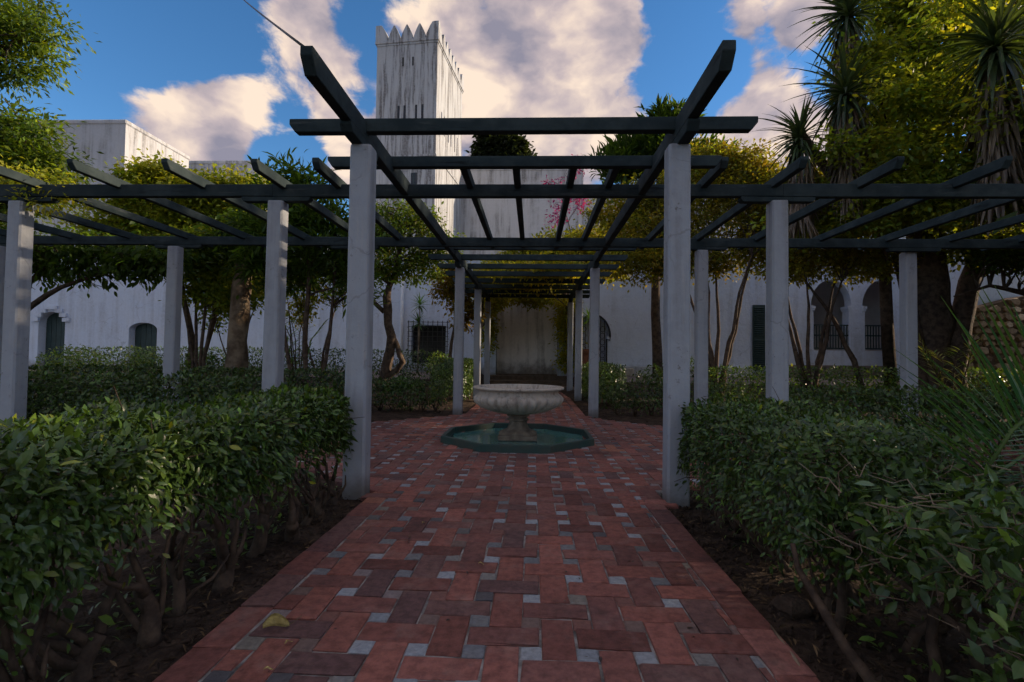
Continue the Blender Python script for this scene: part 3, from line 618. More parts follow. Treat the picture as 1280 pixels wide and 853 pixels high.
# tower
tw = empty('tower', (-7.47, 38.0, 0), math.radians(-6.3)); tag(tw, 'tall square whitewashed tower with dark rain streaks and pointed battlements', 'tower')
W, Dp, Ht = 4.9, 7.7, 25.3
m = MB(); m.box(-W, 0, 0, Dp, -.1, Ht); m.build('shaft', 'tower', tw, local=True)
m = MB(); m.box(-W-.05, .05, -.05, Dp+.05, Ht, Ht+.16); m.box(-W-.12, .12, -.12, Dp+.12, Ht+.162, Ht+.36); m.build('cornice', 'tower', tw, local=True)
m = MB(); m.box(-W-.06, .06, -.06, Dp+.06, 16.45, 16.6); m.build('string_course', 'tower', tw, local=True)
prof = [(-.47, 0), (-.46, .20), (-.36, .52), (-.20, .88), (-.06, 1.14), (0, 1.19), (.06, 1.14), (.20, .88), (.36, .52), (.46, .20), (.47, 0)]
def merlon(cx, cy, along, corner=None):
    m = MB(); z0 = Ht+.362
    if corner is None:
        pr = [(u+(cx if along == 'x' else cy), z+z0) for u, z in prof]
        m.prism(pr, (cy if along == 'x' else cx)-.22, (cy if along == 'x' else cx)+.22, 'y' if along == 'x' else 'x')
    else:
        sx, sy = corner; lv = [(1.0, 0), (1.0, .3), (.86, .62), (.70, .95), (.52, 1.22), (.40, 1.26)]; vs = []
        for k, z in lv:
            d = .98*k; vs += [(cx, cy, z+z0), (cx-sx*d, cy, z+z0), (cx-sx*d, cy-sy*d, z+z0), (cx, cy-sy*d, z+z0)]
        m.add(vs, [(i*4+k, i*4+(k+1) % 4, (i+1)*4+(k+1) % 4, (i+1)*4+k) for i in range(5) for k in range(4)]+[(20, 21, 22, 23)])
    m.build('merlon', 'tower', tw, local=True)
for sx, cx in ((-1, -W-.10), (1, .10)):
    for sy, cy in ((-1, -.10), (1, Dp+.10)): merlon(cx, cy, 'x', (sx, sy))
for k in range(3):
    for y in (.12, Dp-.12): merlon(-W/2+(k-1)*1.03, y, 'x')
for k in range(6):
    for x in (-.12, -W+.12): merlon(x, 1.5+k*.94, 'y')
for x in (-3.05, -2.55, -1.62, -1.12):
    m = MB(); m.box(x-.09, x+.09, -.012, .3, 18.9, 20.5); m.build('slit_window', 'dark', tw, local=True)
for x in (-2.75, -1.95):
    m = MB(); m.box(x-.06, x+.06, -.012, .3, 23.6, 24.3); m.build('slit_window', 'dark', tw, local=True)
for y in (1.4, 2.2, 3.4, 4.2, 5.4, 6.2):
    m = MB(); m.box(-.3, .012, y-.09, y+.09, 18.9, 20.5); m.build('slit_window', 'dark', tw, local=True)
m = MB(); m.box(-1.95, -1.45, -.012, .3, 14.0, 15.2); o = m.build('window', 'dark', tw, local=True)
m = MB(); m.box(-1.72, -1.68, -.03, -.013, 14.0, 15.2); m.box(-2.0, -1.40, -.05, -.013, 13.9, 13.99); m.build('window_frame', 'green', o, local=True)

# high walls behind, and the blocks on the left
def block(name, label, x0, x1, y0, y1, zt, mat, cat='building', lip=.25):
    r = empty(name, ((x0+x1)/2, y0, 0)); tag(r, label, cat)
    m = MB(); m.box(x0, x1, y0, y1, -.1, zt); m.build('wall', mat, r)
    m = MB(); m.box(x0-.06, x1+.06, y0-.06, y1+.06, zt+.001, zt+lip); m.build('parapet', mat, r, bevel=.05); return r
hb = block('high_building', 'pale rain streaked high building standing beyond the tower', -9.0, 4.6, 46.2, 58, 18.3, 'old')
m = MB(); m.box(4.61, 30, 46.5, 57, -.1, 16.3); m.build('sun_block_wing', 'old', hb)  # unseen wing added behind the trees, its height set to block the sun
block('left_building', 'tall grey white building with a corner above the trees', -34, -21.9, 26, 31, 13.4, 'old')
block('side_building', 'lower grey white building block between tall corner building and tower', -23.4, -18.2, 32.5, 40, 13.7, 'old')

block('end_building', 'plain white building rising above the rubble wall at the right edge', 14.2, 17.4, 16.9, 20.8, 4.7, 'facade')
# rubble wall on the right
sw = empty('stone_wall', (15.5, 16, 0)); tag(sw, 'rough brown rubble stone wall at the right edge', 'wall')
m = MB(); m.prism([(12.9, -.1), (20, -.1), (20, 3.75), (15.2, 3.25), (13.4, 2.75), (12.9, 2.5)], 16.06, 16.7, 'y'); m.build('core', 'wallmortar', sw)
SC = [(.42, .30, .20), (.50, .37, .26), (.34, .24, .16), (.55, .44, .33), (.38, .29, .21)]
smesh = []
for k in range(24):
    vs = []; nv = rng.integers(5, 8); a0 = rng.random()*6.28
    for r_, yy in ((1.0, .16), (1.0, .03), (.72, -.035)):
        for i in range(nv): a = a0+6.283*i/nv; vs.append((r_*math.cos(a)*(1+.18*math.sin(i*3.7+k)), yy, r_*math.sin(a)*(1+.18*math.cos(i*2.3+k))))
    fs = [(L*nv+i, L*nv+(i+1) % nv, (L+1)*nv+(i+1) % nv, (L+1)*nv+i) for L in range(2) for i in range(nv)]+[tuple(2*nv+i for i in range(nv))]
    me = bpy.data.meshes.new('stone'); me.from_pydata(vs, [], fs); set_tint(me, tints(1, SC, .2)[0]); me.materials.append(M['stone']); smesh.append(me)
z = .75; row = 0
while z < 3.6:
    x = 12.98+rng.random()*.1; hrow = rng.uniform(.17, .26)
    while x < 16.3:
        wd = rng.uniform(.18, .40); top = 2.5+(x-12.9)*.5 if x < 13.4 else (2.75+(x-13.4)*.28 if x < 15.2 else 3.25+(x-15.2)*.1)
        if z+hrow*.5 < top:
            o = bpy.data.objects.new('stone', smesh[rng.integers(24)]); link(o); o.parent = sw; o.location = (x+wd/2-15.5, .035+rng.normal(0, .012), z+hrow/2)
            o.scale = (wd*.53, .8+.6*rng.random(), hrow*.54); o.rotation_euler = (0, rng.normal(0, .15), 0)
        x += wd
    z += hrow

# ------------------------------------------------------------------ hedges
hedge('clipped_hedge', 'large glossy leaved hedge with bare gnarled stems left of the path in front', -2.12, -1.35, .75, 4.22, .885, .38, 31000, .053, GREEN+DARKG, 0, 14, LEAF, None, 300, .12, .035, .032, 260, .55)
hedge('clipped_hedge', 'compact leafy hedge right of the path, against the near post', 1.33, 2.2, 2.3, 4.30, .87, .24, 22000, .044, DARKG+GREEN[:1], 0, 7, LEAF, None, 300, .10, .045, .026, 160, .3)
hedge('garden_hedge', 'low hedge left behind the front pergola posts', -9.2, -3.15, 6.12, 6.75, .86, .06, 20000, .066, DARKG, 0, 9)
hedge('garden_hedge', 'low hedge left running past the rear pergola posts', -9.6, -3.1, 8.75, 9.35, .90, .10, 15000, .070, DARKG, 0, 8)
hedge('garden_hedge', 'low hedge right with a gap showing the post behind it', 3.2, 9.6, 6.15, 6.75, .84, .26, 17000, .064, DARKG, 0, 9)
hedge('garden_hedge', 'far low hedge in front of the arcaded gallery', 4.4, 13.5, 12.9, 13.5, 1.0, .12, 10000, .085, GREEN, .02, 6)
hedge('garden_hedge', 'thin far hedge along the left white wall', -15.5, -2.6, 16.2, 16.8, 1.30, .45, 10000, .09, DARKG, .25, 10)
hedge('garden_hedge', 'small dense bush hedge left of the path beyond the fountain', -2.35, -1.55, 12.2, 15.6, 1.08, .1, 7000, .08, DARKG, 0, 4)
hedge('garden_hedge', 'small dense bush hedge right of the path beyond the fountain', 1.55, 2.3, 11.9, 15.0, 1.0, .1, 6500, .08, DARKG, 0, 4)
hedge('garden_hedge', 'scruffy thin hedge left of the far left pergola post', -4.3, -1.75, 10.6, 11.2, .72, .10, 4200, .065, DARKG, 0, 8, hollow=.3, bulge=.1)
hedge('garden_hedge', 'scruffy thin hedge right of the far right pergola post', 1.8, 4.6, 10.5, 11.1, .66, .10, 3800, .065, DARKG, 0, 8, hollow=.3, bulge=.1)

# ------------------------------------------------------------------ shrubs
def shrub(name, label, base, blobs, n, leaf, cols, stems=7, tmpl=LEAF, group=None, singles=0, mat='leaf', r=.008):
    root = empty(name, base); tag(root, label, 'shrub', group); P = []
    for i in range(n):
        c, rad = blobs[rng.integers(len(blobs))]; P.append(np.array(c)+unit(1)[0]*rng.random()**.4*np.array(rad))
    P = np.array(P); ax = unit(n); ax[:, 2] -= .1; nor = unit(n)*.7; nor[:, 2] += .9; sz = leaf*(.5+.8*rng.random(n)); T = tints(n, cols, .25)
    if singles:
        dist = np.linalg.norm(P-np.array((.14, 0, 1.2)), axis=1); pick = np.argsort(-(sz/dist)*(P[:, 1] > .9))[:singles]; X, Y, Z = frames(ax, nor); meshes = []
        for k in range(10):
            me = bpy.data.meshes.new('leaf'); tv = LEAF[0].copy(); tv[:, 2] += rng.normal(0, .02, 8); tv[:, 1] *= 1+.3*rng.random(); me.from_pydata([tuple(p) for p in tv], [], LEAF[1]); set_tint(me, tints(1, cols, .25)[0]); me.materials.append(M['leaf']); meshes.append(me)
        for i in pick:
            o = bpy.data.objects.new('leaf', meshes[rng.integers(10)]); link(o); o.parent = root
            o.matrix_local = Matrix.Translation(Vector(P[i])-Vector(base)) @ Matrix((X[i]*sz[i], Y[i]*sz[i], Z[i]*sz[i])).transposed().to_4x4()
        k_ = np.ones(n, bool); k_[pick] = False; P, ax, nor, sz, T = P[k_], ax[k_], nor[k_], sz[k_], T[k_]
    leaf_object('foliage', P, ax, nor, sz, T, tmpl, mat, root, base)
    for s_ in range(stems):
        c, rad = blobs[rng.integers(len(blobs))]; e = Vector(c)+Vector(unit(1)[0]*np.array(rad)*.7); b0 = Vector(base)+Vector((rng.normal(0, .08), rng.normal(0, .08), -.04)); md = b0.lerp(e, .5)+Vector(rng.normal(0, .05, 3))
        m = MB(); m.tube([b0, b0.lerp(md, .5), md, md.lerp(e, .6), e], [r*1.6, r*1.4, r*1.2, r*.9, r*.5], 6); m.build('stem', 'stem', root, True)
    return root
shrub('broadleaf_shrub', 'straggly broad leaved shrub filling the lower right corner', (2.05, 1.7, 0), [((1.62, 1.75, .62), (.34, .40, .20)), ((2.0, 2.2, .60), (.45, .45, .18)), ((1.62, 1.35, .40), (.30, .30, .30)), ((2.2, 1.6, .55), (.40, .5, .22)), ((1.85, 1.5, .22), (.32, .25, .22)), ((1.62, 2.25, .45), (.22, .4, .25)), ((2.1, 1.9, .35), (.4, .5, .3))], 5200, .058, GREEN+DARKG+[(.07, .12, .06)], 12, LEAF, None, 300, r=.012)
m = MB()
for k in range(330):
    p = Vector((rng.uniform(1.35, 2.4), rng.uniform(1.25, 2.7), rng.uniform(.35, .76))); e = p+Vector((rng.normal(0, .10), rng.normal(0, .10), rng.normal(.03, .05))); m.tube([p, p.lerp(e, .3)+Vector(rng.normal(0, .018, 3)), p.lerp(e, .65)+Vector(rng.normal(0, .018, 3)), e], [.0026, .0022, .0018, .001], 4, False)
sb = empty('dry_shrub', (1.95, 2.3, 0)); tag(sb, 'tangle of dry grey twigs in the right foreground bed', 'shrub')
tag(m.build('twigs', 'palebark', sb), kind='stuff')
for k in range(6):
    x, y = 1.42+.11*k, 1.9+.2*rng.random()+(.35 if k % 2 else 0); m = MB(); tr = stem_path(x, y, -.05, .6, .1, 6); m.tube(tr, [.026, .022, .02, .018, .016, .013, .010], 7); m.build('stem', 'stem', sb, True)
far_sh = [('light green feathery shrub by the first arched door', (-13.2, 14.2, .2), [((-13.2, 14.2, .85), (1.0, .7, .5))], 1800, FRESH),
          ('light green shrub in front of the second arched door', (-11.0, 14.0, .2), [((-11.0, 14.0, .8), (.6, .5, .45))], 1200, FRESH),
          ('bright green tuft of low leaves in the bed left of the fountain', (-2.9, 11.6, 0), [((-2.9, 11.6, .48), (.5, .3, .18))], 900, [(.06, .17, .02), (.04, .13, .02)]),
          ('young green shrub below the barred window', (-2.7, 15.2, .2), [((-2.7, 15.2, .85), (.4, .4, .45))], 700, FRESH),
          ('leafy green shrub in front of the rubble wall', (11.9, 15.2, .2), [((11.9, 15.2, 1.7), (.6, .5, .7)), ((12.3, 15.2, 1.1), (.5, .4, .5))], 1700, FRESH),
          ('small dark shrub left of the thick pale trunk', (-7.6, 11.6, 0), [((-7.6, 11.6, .8), (.6, .5, .45))], 900, GREEN),
          ('low dark shrub right of the far pergola bed', (3.3, 12.6, .1), [((3.3, 12.6, .72), (.7, .4, .30))], 800, DARKG),
          ('twiggy shrub in front of the white wall right of the pergola', (4.3, 14.2, .1), [((4.3, 14.2, .95), (.6, .4, .35))], 700, DARKG)]
for lb, b, bl, n, cl in far_sh: shrub('garden_shrub', lb, b, bl, n, .085, cl, 6, LEAF_FAR)

# ------------------------------------------------------------------ trees, left
tree('feathery_tree', 'feathery olive green tree in the upper left corner', 'tree', (-11.2, 9.4, 0),
     [[((-11.2, 9.4, -.1), .16), ((-11.1, 9.4, 1.6), .13), ((-10.8, 9.3, 3.4), .11), ((-10.5, 9.2, 5.2), .08), ((-10.2, 9.1, 7.4), .03)]],
     [((-10.4, 9.1, 7.2), (1.55, 1.2, .95)), ((-9.9, 9.0, 5.0), (1.35, 1.1, .75)), ((-10.4, 9.0, 4.1), (1.5, 1.0, .6)), ((-9.2, 9.0, 4.4), (.8, .7, .5))], 260, 60, .36, .095, GREEN+DARKG+LIME[:2], (LEAF_FAR[0]*np.array((1, .6, 1)), LEAF_FAR[1]), limbs=60)
tree('lime_tree', 'bright yellow green leafy tree behind the left pergola arm', 'tree', (-8.4, 12.2, 0),
     [[((-8.4, 12.2, -.1), .09), ((-8.3, 12.2, 1.5), .075), ((-8.6, 12.1, 3.0), .06), ((-8.4, 12, 4.6), .03)], [((-8.3, 12.3, -.1), .06), ((-7.8, 12.2, 1.8), .05), ((-7.3, 12.1, 3.8), .02)]],
     [((-8.7, 12, 4.9), (1.5, 1.1, .95)), ((-7.4, 12, 4.6), (1.3, 1.0, .85)), ((-8.0, 12, 3.6), (1.9, 1.1, .6)), ((-6.7, 12.2, 3.2), (.8, .8, .6)), ((-10.1, 12, 4.3), (1.2, 1.0, .8)), ((-9.2, 12, 5.3), (.9, .8, .6)), ((-7.0, 12, 5.2), (.8, .8, .5))], 430, 55, .30, .085, LIME, limbs=50)
tree('dark_leaved_tree', 'dark broad leaved tree with drooping branches low at the left edge', 'tree', (-11.8, 10.3, 0),
     [[((-11.8, 10.3, -.1), .12), ((-11.4, 10.2, 1.2), .10), ((-10.6, 10.1, 1.9), .07), ((-9.6, 10, 2.5), .045), ((-8.4, 10, 2.9), .02)], [((-11.5, 10.3, .8), .08), ((-11.0, 10.2, 2.2), .06), ((-9.8, 10.1, 3.1), .03)]],
     [((-9.4, 10, 3.15), (1.9, .9, .5)), ((-7.7, 10, 3.1), (1.1, .8, .45)), ((-10.8, 10, 3.3), (1.2, .9, .6))], 110, 30, .34, .11, DARKG+GREEN, LEAF, limbs=70, droop=.3)
tree('vine_clad_tree', 'slender many stemmed tree tangled with vines left of the thick pale trunk', 'tree', (-7.3, 10.8, 0),
     [[((-7.3+.12*k, 10.8+.1*(k % 2), -.1), .045), ((-7.3+.08*k, 10.8, 1.0), .04), ((-7.5+.22*k, 10.8, 2.2), .03), ((-7.7+.35*k, 10.8, 3.4), .012)] for k in range(4)],
     [((-7.1, 10.8, 3.4), (1.1, .8, .5)), ((-6.7, 10.9, 2.6), (.9, .7, .5))], 130, 40, .26, .08, GREEN+LIME, limbs=40)
tree('thick_trunk_tree', 'stout pale patched trunk standing behind the left hedges', 'tree', (-6.12, 10.5, 0),
     [[((-6.2, 10.5, -.1), .27), ((-6.15, 10.5, .8), .225), ((-6.1, 10.5, 1.8), .20), ((-6.05, 10.5, 2.6), .19), ((-6.0, 10.5, 3.3), .15)]],
     [((-5.9, 10.6, 3.7), (1.0, .8, .55))], 70, 30, .3, .11, GREEN+DARKG, LEAF, 'palebark', limbs=16)
tree('magnolia_tree', 'dark large leaved tree with upright shoots beside the near left post', 'tree', (-4.35, 9.9, 0),
     [[((-4.35, 9.9, -.1), .06), ((-4.4, 9.9, 1.4), .05), ((-4.3, 9.8, 2.8), .04), ((-4.4, 9.7, 4.6), .015)], [((-4.15, 9.9, -.1), .045), ((-3.9, 9.9, 1.6), .035), ((-3.75, 9.8, 3.2), .015)], [((-4.6, 10, -.1), .04), ((-4.9, 10, 1.8), .03), ((-5.2, 9.9, 3.6), .012)]],
     [((-4.5, 9.7, 3.9), (1.0, .8, .7)), ((-3.9, 9.8, 3.3), (.9, .8, .6)), ((-5.2, 9.8, 3.5), (.6, .6, .5)), ((-4.6, 9.7, 4.6), (.7, .5, .4)), ((-5.0, 10.2, 2.9), (1.1, .6, .4)), ((-3.6, 10.2, 2.7), (.6, .6, .4))], 170, 30, .32, .15, DARKG+GREEN, LEAF_LONG, limbs=50, droop=-.1)
tree('gnarled_tree', 'gnarled leaning tree in front of the barred window', 'tree', (-4.0, 14.2, .1),
     [[((-4.2, 14.2, 0), .17), ((-4.0, 14.2, .7), .15), ((-3.85, 14.1, 1.7), .13), ((-4.0, 14.1, 2.8), .11), ((-3.7, 14, 3.8), .07), ((-3.4, 14, 5.2), .02)], [((-4.1, 14.2, .3), .10), ((-3.5, 14.1, 1.0), .09), ((-3.8, 14.1, 1.7), .07)], [((-4.1, 14.2, 2.4), .07), ((-4.9, 14.1, 3.2), .05), ((-5.4, 14, 4.4), .02)]],
     [((-3.7, 14, 4.7), (1.3, 1.0, .85)), ((-4.9, 14, 4.3), (.9, .8, .6)), ((-2.6, 14, 4.2), (.7, .7, .6)), ((-3.8, 14, 3.6), (1.5, 1.0, .4)), ((-5.6, 14, 3.7), (1.1, .8, .6))], 240, 45, .28, .075, GREEN+OLIVE[1:2], limbs=60)
tree('autumn_tree', 'small tree with yellow and rust leaves beside the left far pergola posts', 'tree', (-2.6, 16.4, .2),
     [[((-2.6, 16.4, .1), .06), ((-2.5, 16.4, 1.6), .05), ((-2.3, 16.3, 3.2), .03), ((-2.2, 16.2, 4.2), .01)]],
     [((-2.4, 16.3, 3.5), (.9, .8, .8)), ((-2.0, 16.3, 2.7), (.5, .5, .6))], 80, 45, .26, .085, OLIVE+[(.16, .06, .02)], limbs=30)

# ------------------------------------------------------------------ trees, right
def stems_from(x, y, spread, n, h, r): 
    out = []
    for k in range(n):
        a = 6.28*k/n+rng.random()*.8; L = []
        for t in (0, .25, .5, .75, 1.0): L.append(((x+math.cos(a)*spread*(.06+t**1.2)+rng.normal(0, .05*(t > 0)), y+math.sin(a)*spread*.6*(.06+t**1.2), gz(x, y)-.1+h*t), r*(1-.75*t)))
        out.append(L)
    return out
tree('golden_tree', 'many stemmed tree with backlit golden brown crown right of the near right post', 'tree', (5.0, 13.5, .1), stems_from(5.0, 13.5, .9, 5, 3.8, .075),
     [((5.3, 14, 5.6), (1.9, 1.3, 1.25)), ((3.5, 13.8, 4.6), (1.4, 1.1, .85)), ((6.7, 13.8, 4.7), (1.2, 1.1, .9)), ((4.6, 13.8, 3.9), (2.2, 1.1, .55)), ((2.9, 13.6, 3.8), (1.0, 1.0, .55)), ((2.6, 14.5, 5.2), (.9, .9, .8)), ((5.0, 14.2, 6.6), (1.3, 1.0, .7)), ((6.9, 14.2, 5.8), (1.0, 1.0, .8)), ((5.9, 14, 6.4), (1.0, .9, .7)), ((3.6, 14.2, 5.6), (1.0, .9, .7))], 680, 52, .30, .075, OLIVE+LIME[:2], limbs=110)
tree('spreading_tree', 'many stemmed spreading tree in front of the gallery arches', 'tree', (7.2, 13.2, .1), stems_from(7.2, 13.2, .9, 5, 3.4, .07)+[[((8.6, 13.2, 0), .08), ((8.3, 13.2, 1.2), .07), ((7.7, 13.1, 2.3), .05), ((7.0, 13, 3.2), .02)]],
     [((7.5, 13, 4.3), (1.5, 1.1, .7)), ((8.4, 13, 3.7), (1.2, 1.0, .45)), ((6.6, 13, 3.6), (.9, .9, .45)), ((7.3, 13.4, 5.6), (1.3, .9, .9)), ((8.5, 12.6, 6.2), (1.0, .8, .7))], 330, 45, .28, .075, LIME+OLIVE, limbs=80)
tree('vine_covered_tree', 'huge vine covered tree with a massive fluted trunk filling the upper right', 'tree', (10.1, 13.2, .1),
     [[((10.2, 13.2, -.1), .62), ((10.15, 13.2, .9), .52), ((10.1, 13.2, 2.2), .50), ((10.0, 13.1, 3.6), .42), ((9.9, 13, 6), .30), ((10.2, 13, 9), .12)], [((10.55, 13.0, 0), .3), ((10.6, 13, 1.5), .26), ((11.0, 13, 3.2), .22), ((11.6, 12.8, 5.5), .12)], [((9.75, 12.95, 0), .24), ((9.7, 13, 1.4), .2), ((9.5, 13, 3.0), .15), ((8.8, 12.9, 5), .06)]],
     [((8.6, 12.6, 7.6), (1.2, 1.1, 1.5)), ((10.3, 12.6, 8.6), (1.7, 1.2, 1.7)), ((9.7, 12.5, 5.0), (2.2, 1.4, .75)), ((11.9, 12.3, 6.4), (1.5, 1.3, 1.2)), ((8.0, 12.7, 4.9), (1.1, 1.0, .7)), ((11.2, 12.5, 4.2), (1.7, 1.2, .7)), ((12.0, 12.5, 9.3), (1.3, 1.2, 1.5)), ((8.9, 12.6, 9.7), (1.3, 1.1, .9)), ((7.4, 11.2, 4.7), (1.3, .8, .75)), ((8.7, 10.7, 5.0), (1.3, .8, .9)), ((9.9, 10.4, 4.6), (1.4, .8, .9)), ((7.9, 10.8, 6.2), (.8, .5, .6)), ((8.6, 10.2, 8.3), (.7, .5, .5)), ((9.3, 9.8, 5.9), (.9, .5, .6)), ((7.6, 11.4, 8.0), (.6, .5, .7)), ((6.9, 10.7, 5.5), (.8, .4, .6)), ((7.7, 10.6, 6.7), (.6, .4, .5)), ((6.2, 11.5, 5.0), (.7, .5, .5)), ((6.5, 11.8, 4.3), (.9, .7, .6)), ((9.2, 11.0, 6.6), (.7, .6, .9))], 760, 56, .44, .10, LIME+FRESH+LIME, limbs=120, flat=.4, limb_r=.05)
tree('bare_branched_tree', 'dark tree reaching a crooked branch in from the right edge', 'tree', (13.4, 12.2, .1),
     [[((13.4, 12.2, 0), .16), ((13.0, 12.2, 1.4), .13), ((12.4, 12.1, 2.3), .10), ((11.6, 12, 2.75), .07), ((10.6, 12, 2.95), .04), ((9.8, 12, 2.7), .015)], [((12.6, 12.1, 2.1), .08), ((12.2, 12, 3.0), .05), ((12.3, 12, 3.8), .02)]],
     [((11.6, 12, 3.6), (1.7, .9, .35)), ((12.6, 12, 3.9), (1.2, .9, .5))], 110, 34, .28, .075, DARKG, limbs=60)
tree('conifer', 'dark round crowned tree showing above the high wall beside the tower', 'tree', (-4.0, 62, 0), [[((-4.0, 62, 0), .5), ((-4, 62, 14), .4), ((-4.0, 62, 27), .15)]],
     [((-4.6, 62, 26.2), (3.0, 2.5, 2.8)), ((-3.0, 62, 25.4), (2.3, 2, 2.0)), ((-6.3, 62, 25.0), (1.6, 1.5, 1.4)), ((-5.3, 62, 28.2), (1.3, 1.2, 1.1)), ((-2.0, 62, 27.2), (1.1, 1.0, .9)), ((-.9, 62, 25.2), (1.0, 1, .8))], 300, 60, .75, .42, [(.012, .020, .012), (.02, .028, .014)], limbs=30)
tree('spiky_tree', 'dark spiky leaved tree rising behind the golden crown', 'tree', (4.6, 18.2, .4), [[((4.6, 18.2, .3), .2), ((4.5, 18.2, 4), .15), ((4.6, 18.1, 8), .08), ((4.9, 18, 10), .03)]],
     [((4.2, 18, 8.4), (1.5, 1.1, .7)), ((5.0, 18, 9.5), (.9, .8, .55)), ((3.2, 18, 7.9), (.9, .8, .5)), ((5.6, 18.2, 8.0), (1.5, 1, 1.0))], 150, 32, .34, .30, DARKG, LEAF_LONG, limbs=50, droop=-.3)
# climber on the far pergola: sunlight put into yellow leaf tints; curtain round the panel
tree('climbing_vine', 'yellow green climber sprawling over the far pergola and hanging round the panel', 'climber', (-1.7, 17.5, .1),
     [[((-1.75, 17.6, 0), .06), ((-1.7, 17.5, 1.6), .05), ((-1.6, 17.4, 3.2), .04), ((-.5, 16.8, 3.6), .02)], [((1.75, 18.3, .1), .07), ((1.7, 18.2, 1.8), .05), ((1.5, 18, 3.3), .04), ((.4, 17, 3.7), .02)]],
     [((0, 16.0, 3.62), (2.0, 2.6, .28)), ((.9, 17.6, 4.6), (1.6, 1.0, 1.0)), ((2.2, 16.6, 4.6), (1.2, 1.2, 1.0)), ((-1.5, 18.8, 3.3), (.55, .9, .5)), ((0, 19.2, 3.45), (1.7, .7, .33)), ((1.45, 19.0, 2.6), (.40, .8, 1.0)), ((1.5, 19.3, 1.4), (.32, .5, .9)), ((-1.55, 19.4, 2.2), (.25, .3, 1.0)), ((.2, 13.4, 3.5), (1.4, 2.4, .15)), ((.3, 17.6, 4.3), (1.9, 1.2, .8)), ((-.6, 16.6, 3.75), (1.7, 2.0, .3))], 860, 50, .26, .085, LIME+[(.40, .34, .04), (.34, .26, .03)], limbs=60)
tree('bougainvillea', 'magenta flowering bougainvillea sprays above the pergola', 'climber', (1.5, 18.9, .3), [[((1.9, 18.9, .3), .05), ((1.9, 18.9, 3.5), .04), ((1.6, 18.8, 5.5), .02), ((1.0, 18.6, 7.6), .008)]],
     [((.75, 18.6, 7.6), (.5, .4, .22)), ((1.5, 18.6, 7.1), (.7, .4, .6)), ((1.7, 18.6, 8.2), (.2, .3, .5)), ((1.0, 18.6, 6.4), (.4, .3, .5))], 34, 15, .2, .08, [(.24, .02, .24), (.34, .05, .36), (.18, .02, .20)], limbs=26, limb_r=.012)

# ------------------------------------------------------------------ yuccas
def blade(L, wd, n=5, curl=.25):
    v = []; f = []
    for i in range(n+1):
        t = i/n; x = L*t; z = -curl*L*t*t; hw = wd*(.45+.55*min(1, t*4))*(1-t**2.2)/2+.001; v += [(x, -hw, z+hw*.35), (x, 0, z), (x, hw, z+hw*.35)]
        if i: b = 3*(i-1); f += [(b, b+1, b+4, b+3), (b+1, b+2, b+5, b+4)]
    return v, f
def blade_mesh(name, L, wd, curl, tint, mat='leaf', n=5):
    v, f = blade(L, wd, n, curl); me = bpy.data.meshes.new(name); me.from_pydata(v, [], f); set_tint(me, tint); me.materials.append(M[mat]); return me
YL = [blade_mesh('leaf', .95*rng.uniform(.7, 1.2), .075, rng.uniform(.25, .95), tints(1, [(.050, .085, .042), (.07, .11, .05), (.04, .065, .04)], .2)[0]) for k in range(10)]  # yucca leaf tints darkened to read as backlit silhouettes
DL = [(.16, .12, .085), (.11, .085, .065), (.21, .16, .115)]
def yucca(label, base, heads, via=(), group=None, nleaf=140):
    root = empty('yucca', base); tag(root, label, 'yucca', group)
    for h, tilt, sc in heads:
        h = Vector(h); b = Vector(base); m = MB(); P = [b+Vector((0, 0, -.1))]+[Vector(q) for q in via]+[Vector(via[-1]).lerp(h, .5)+Vector((0, 0, -.25)), h]; m.tube(P, [.17, .15, .13, .11, .10][-len(P):], 8); m.build('trunk', 'bark', root, True)
        for k in range(nleaf):
            u = (k+.5)/nleaf; el = math.radians(84-165*u**.85); az = k*2.39996+rng.normal(0, .1); d = Vector((math.cos(az)*math.cos(el), math.sin(az)*math.cos(el), math.sin(el)))+Vector(tilt)*.35
            o = bpy.data.objects.new('leaf', YL[rng.integers(10)]); link(o); o.parent = root; q = d.to_track_quat('X', 'Z')
            o.matrix_local = Matrix.Translation(h-b-Vector((0, 0, .28*u))) @ q.to_matrix().to_4x4() @ Matrix.Scale(sc*rng.uniform(.85, 1.1), 4)
        n = 420; az = rng.random(n)*6.28; z = rng.random(n); pos = np.array(h)+np.stack([np.cos(az)*.10, np.sin(az)*.10, -.30-1.7*z*sc], 1)
        ax = np.stack([np.cos(az)*.34, np.sin(az)*.34, -np.ones(n)], 1)+rng.normal(0, .1, (n, 3)); nor = np.stack([np.cos(az), np.sin(az), .3*np.ones(n)], 1)
        tv = LEAF[0]*np.array((1, .13, .4)); lo = leaf_object('dead_leaves', pos, ax, nor, sc*(.6+.35*rng.random(n)), tints(n, DL, .3), (tv, LEAF[1]), 'leaf', root, base)
    return root
yucca('tall yucca with shaggy dead leaf skirt against the sky, left of the vine covered tree', (9.75, 13.95, .1), via=[(9.6, 13.9, 2.2), (8.9, 13.0, 4.6)], heads=[((6.85, 11.1, 7.1), (-.5, -.2, 0), 1.1), ((5.95, 11.2, 6.15), (-.9, -.2, 0), .9), ((7.35, 11.8, 9.3), (-.9, -.3, 0), 1.1)])
yucca('tall yucca with blue green heads at the right edge', (12.0, 11.2, 0), via=[(11.9, 11.1, 2.5), (10.6, 10.6, 5.0)], heads=[((9.05, 10.0, 7.4), (-.6, -.6, .1), 1.4)])
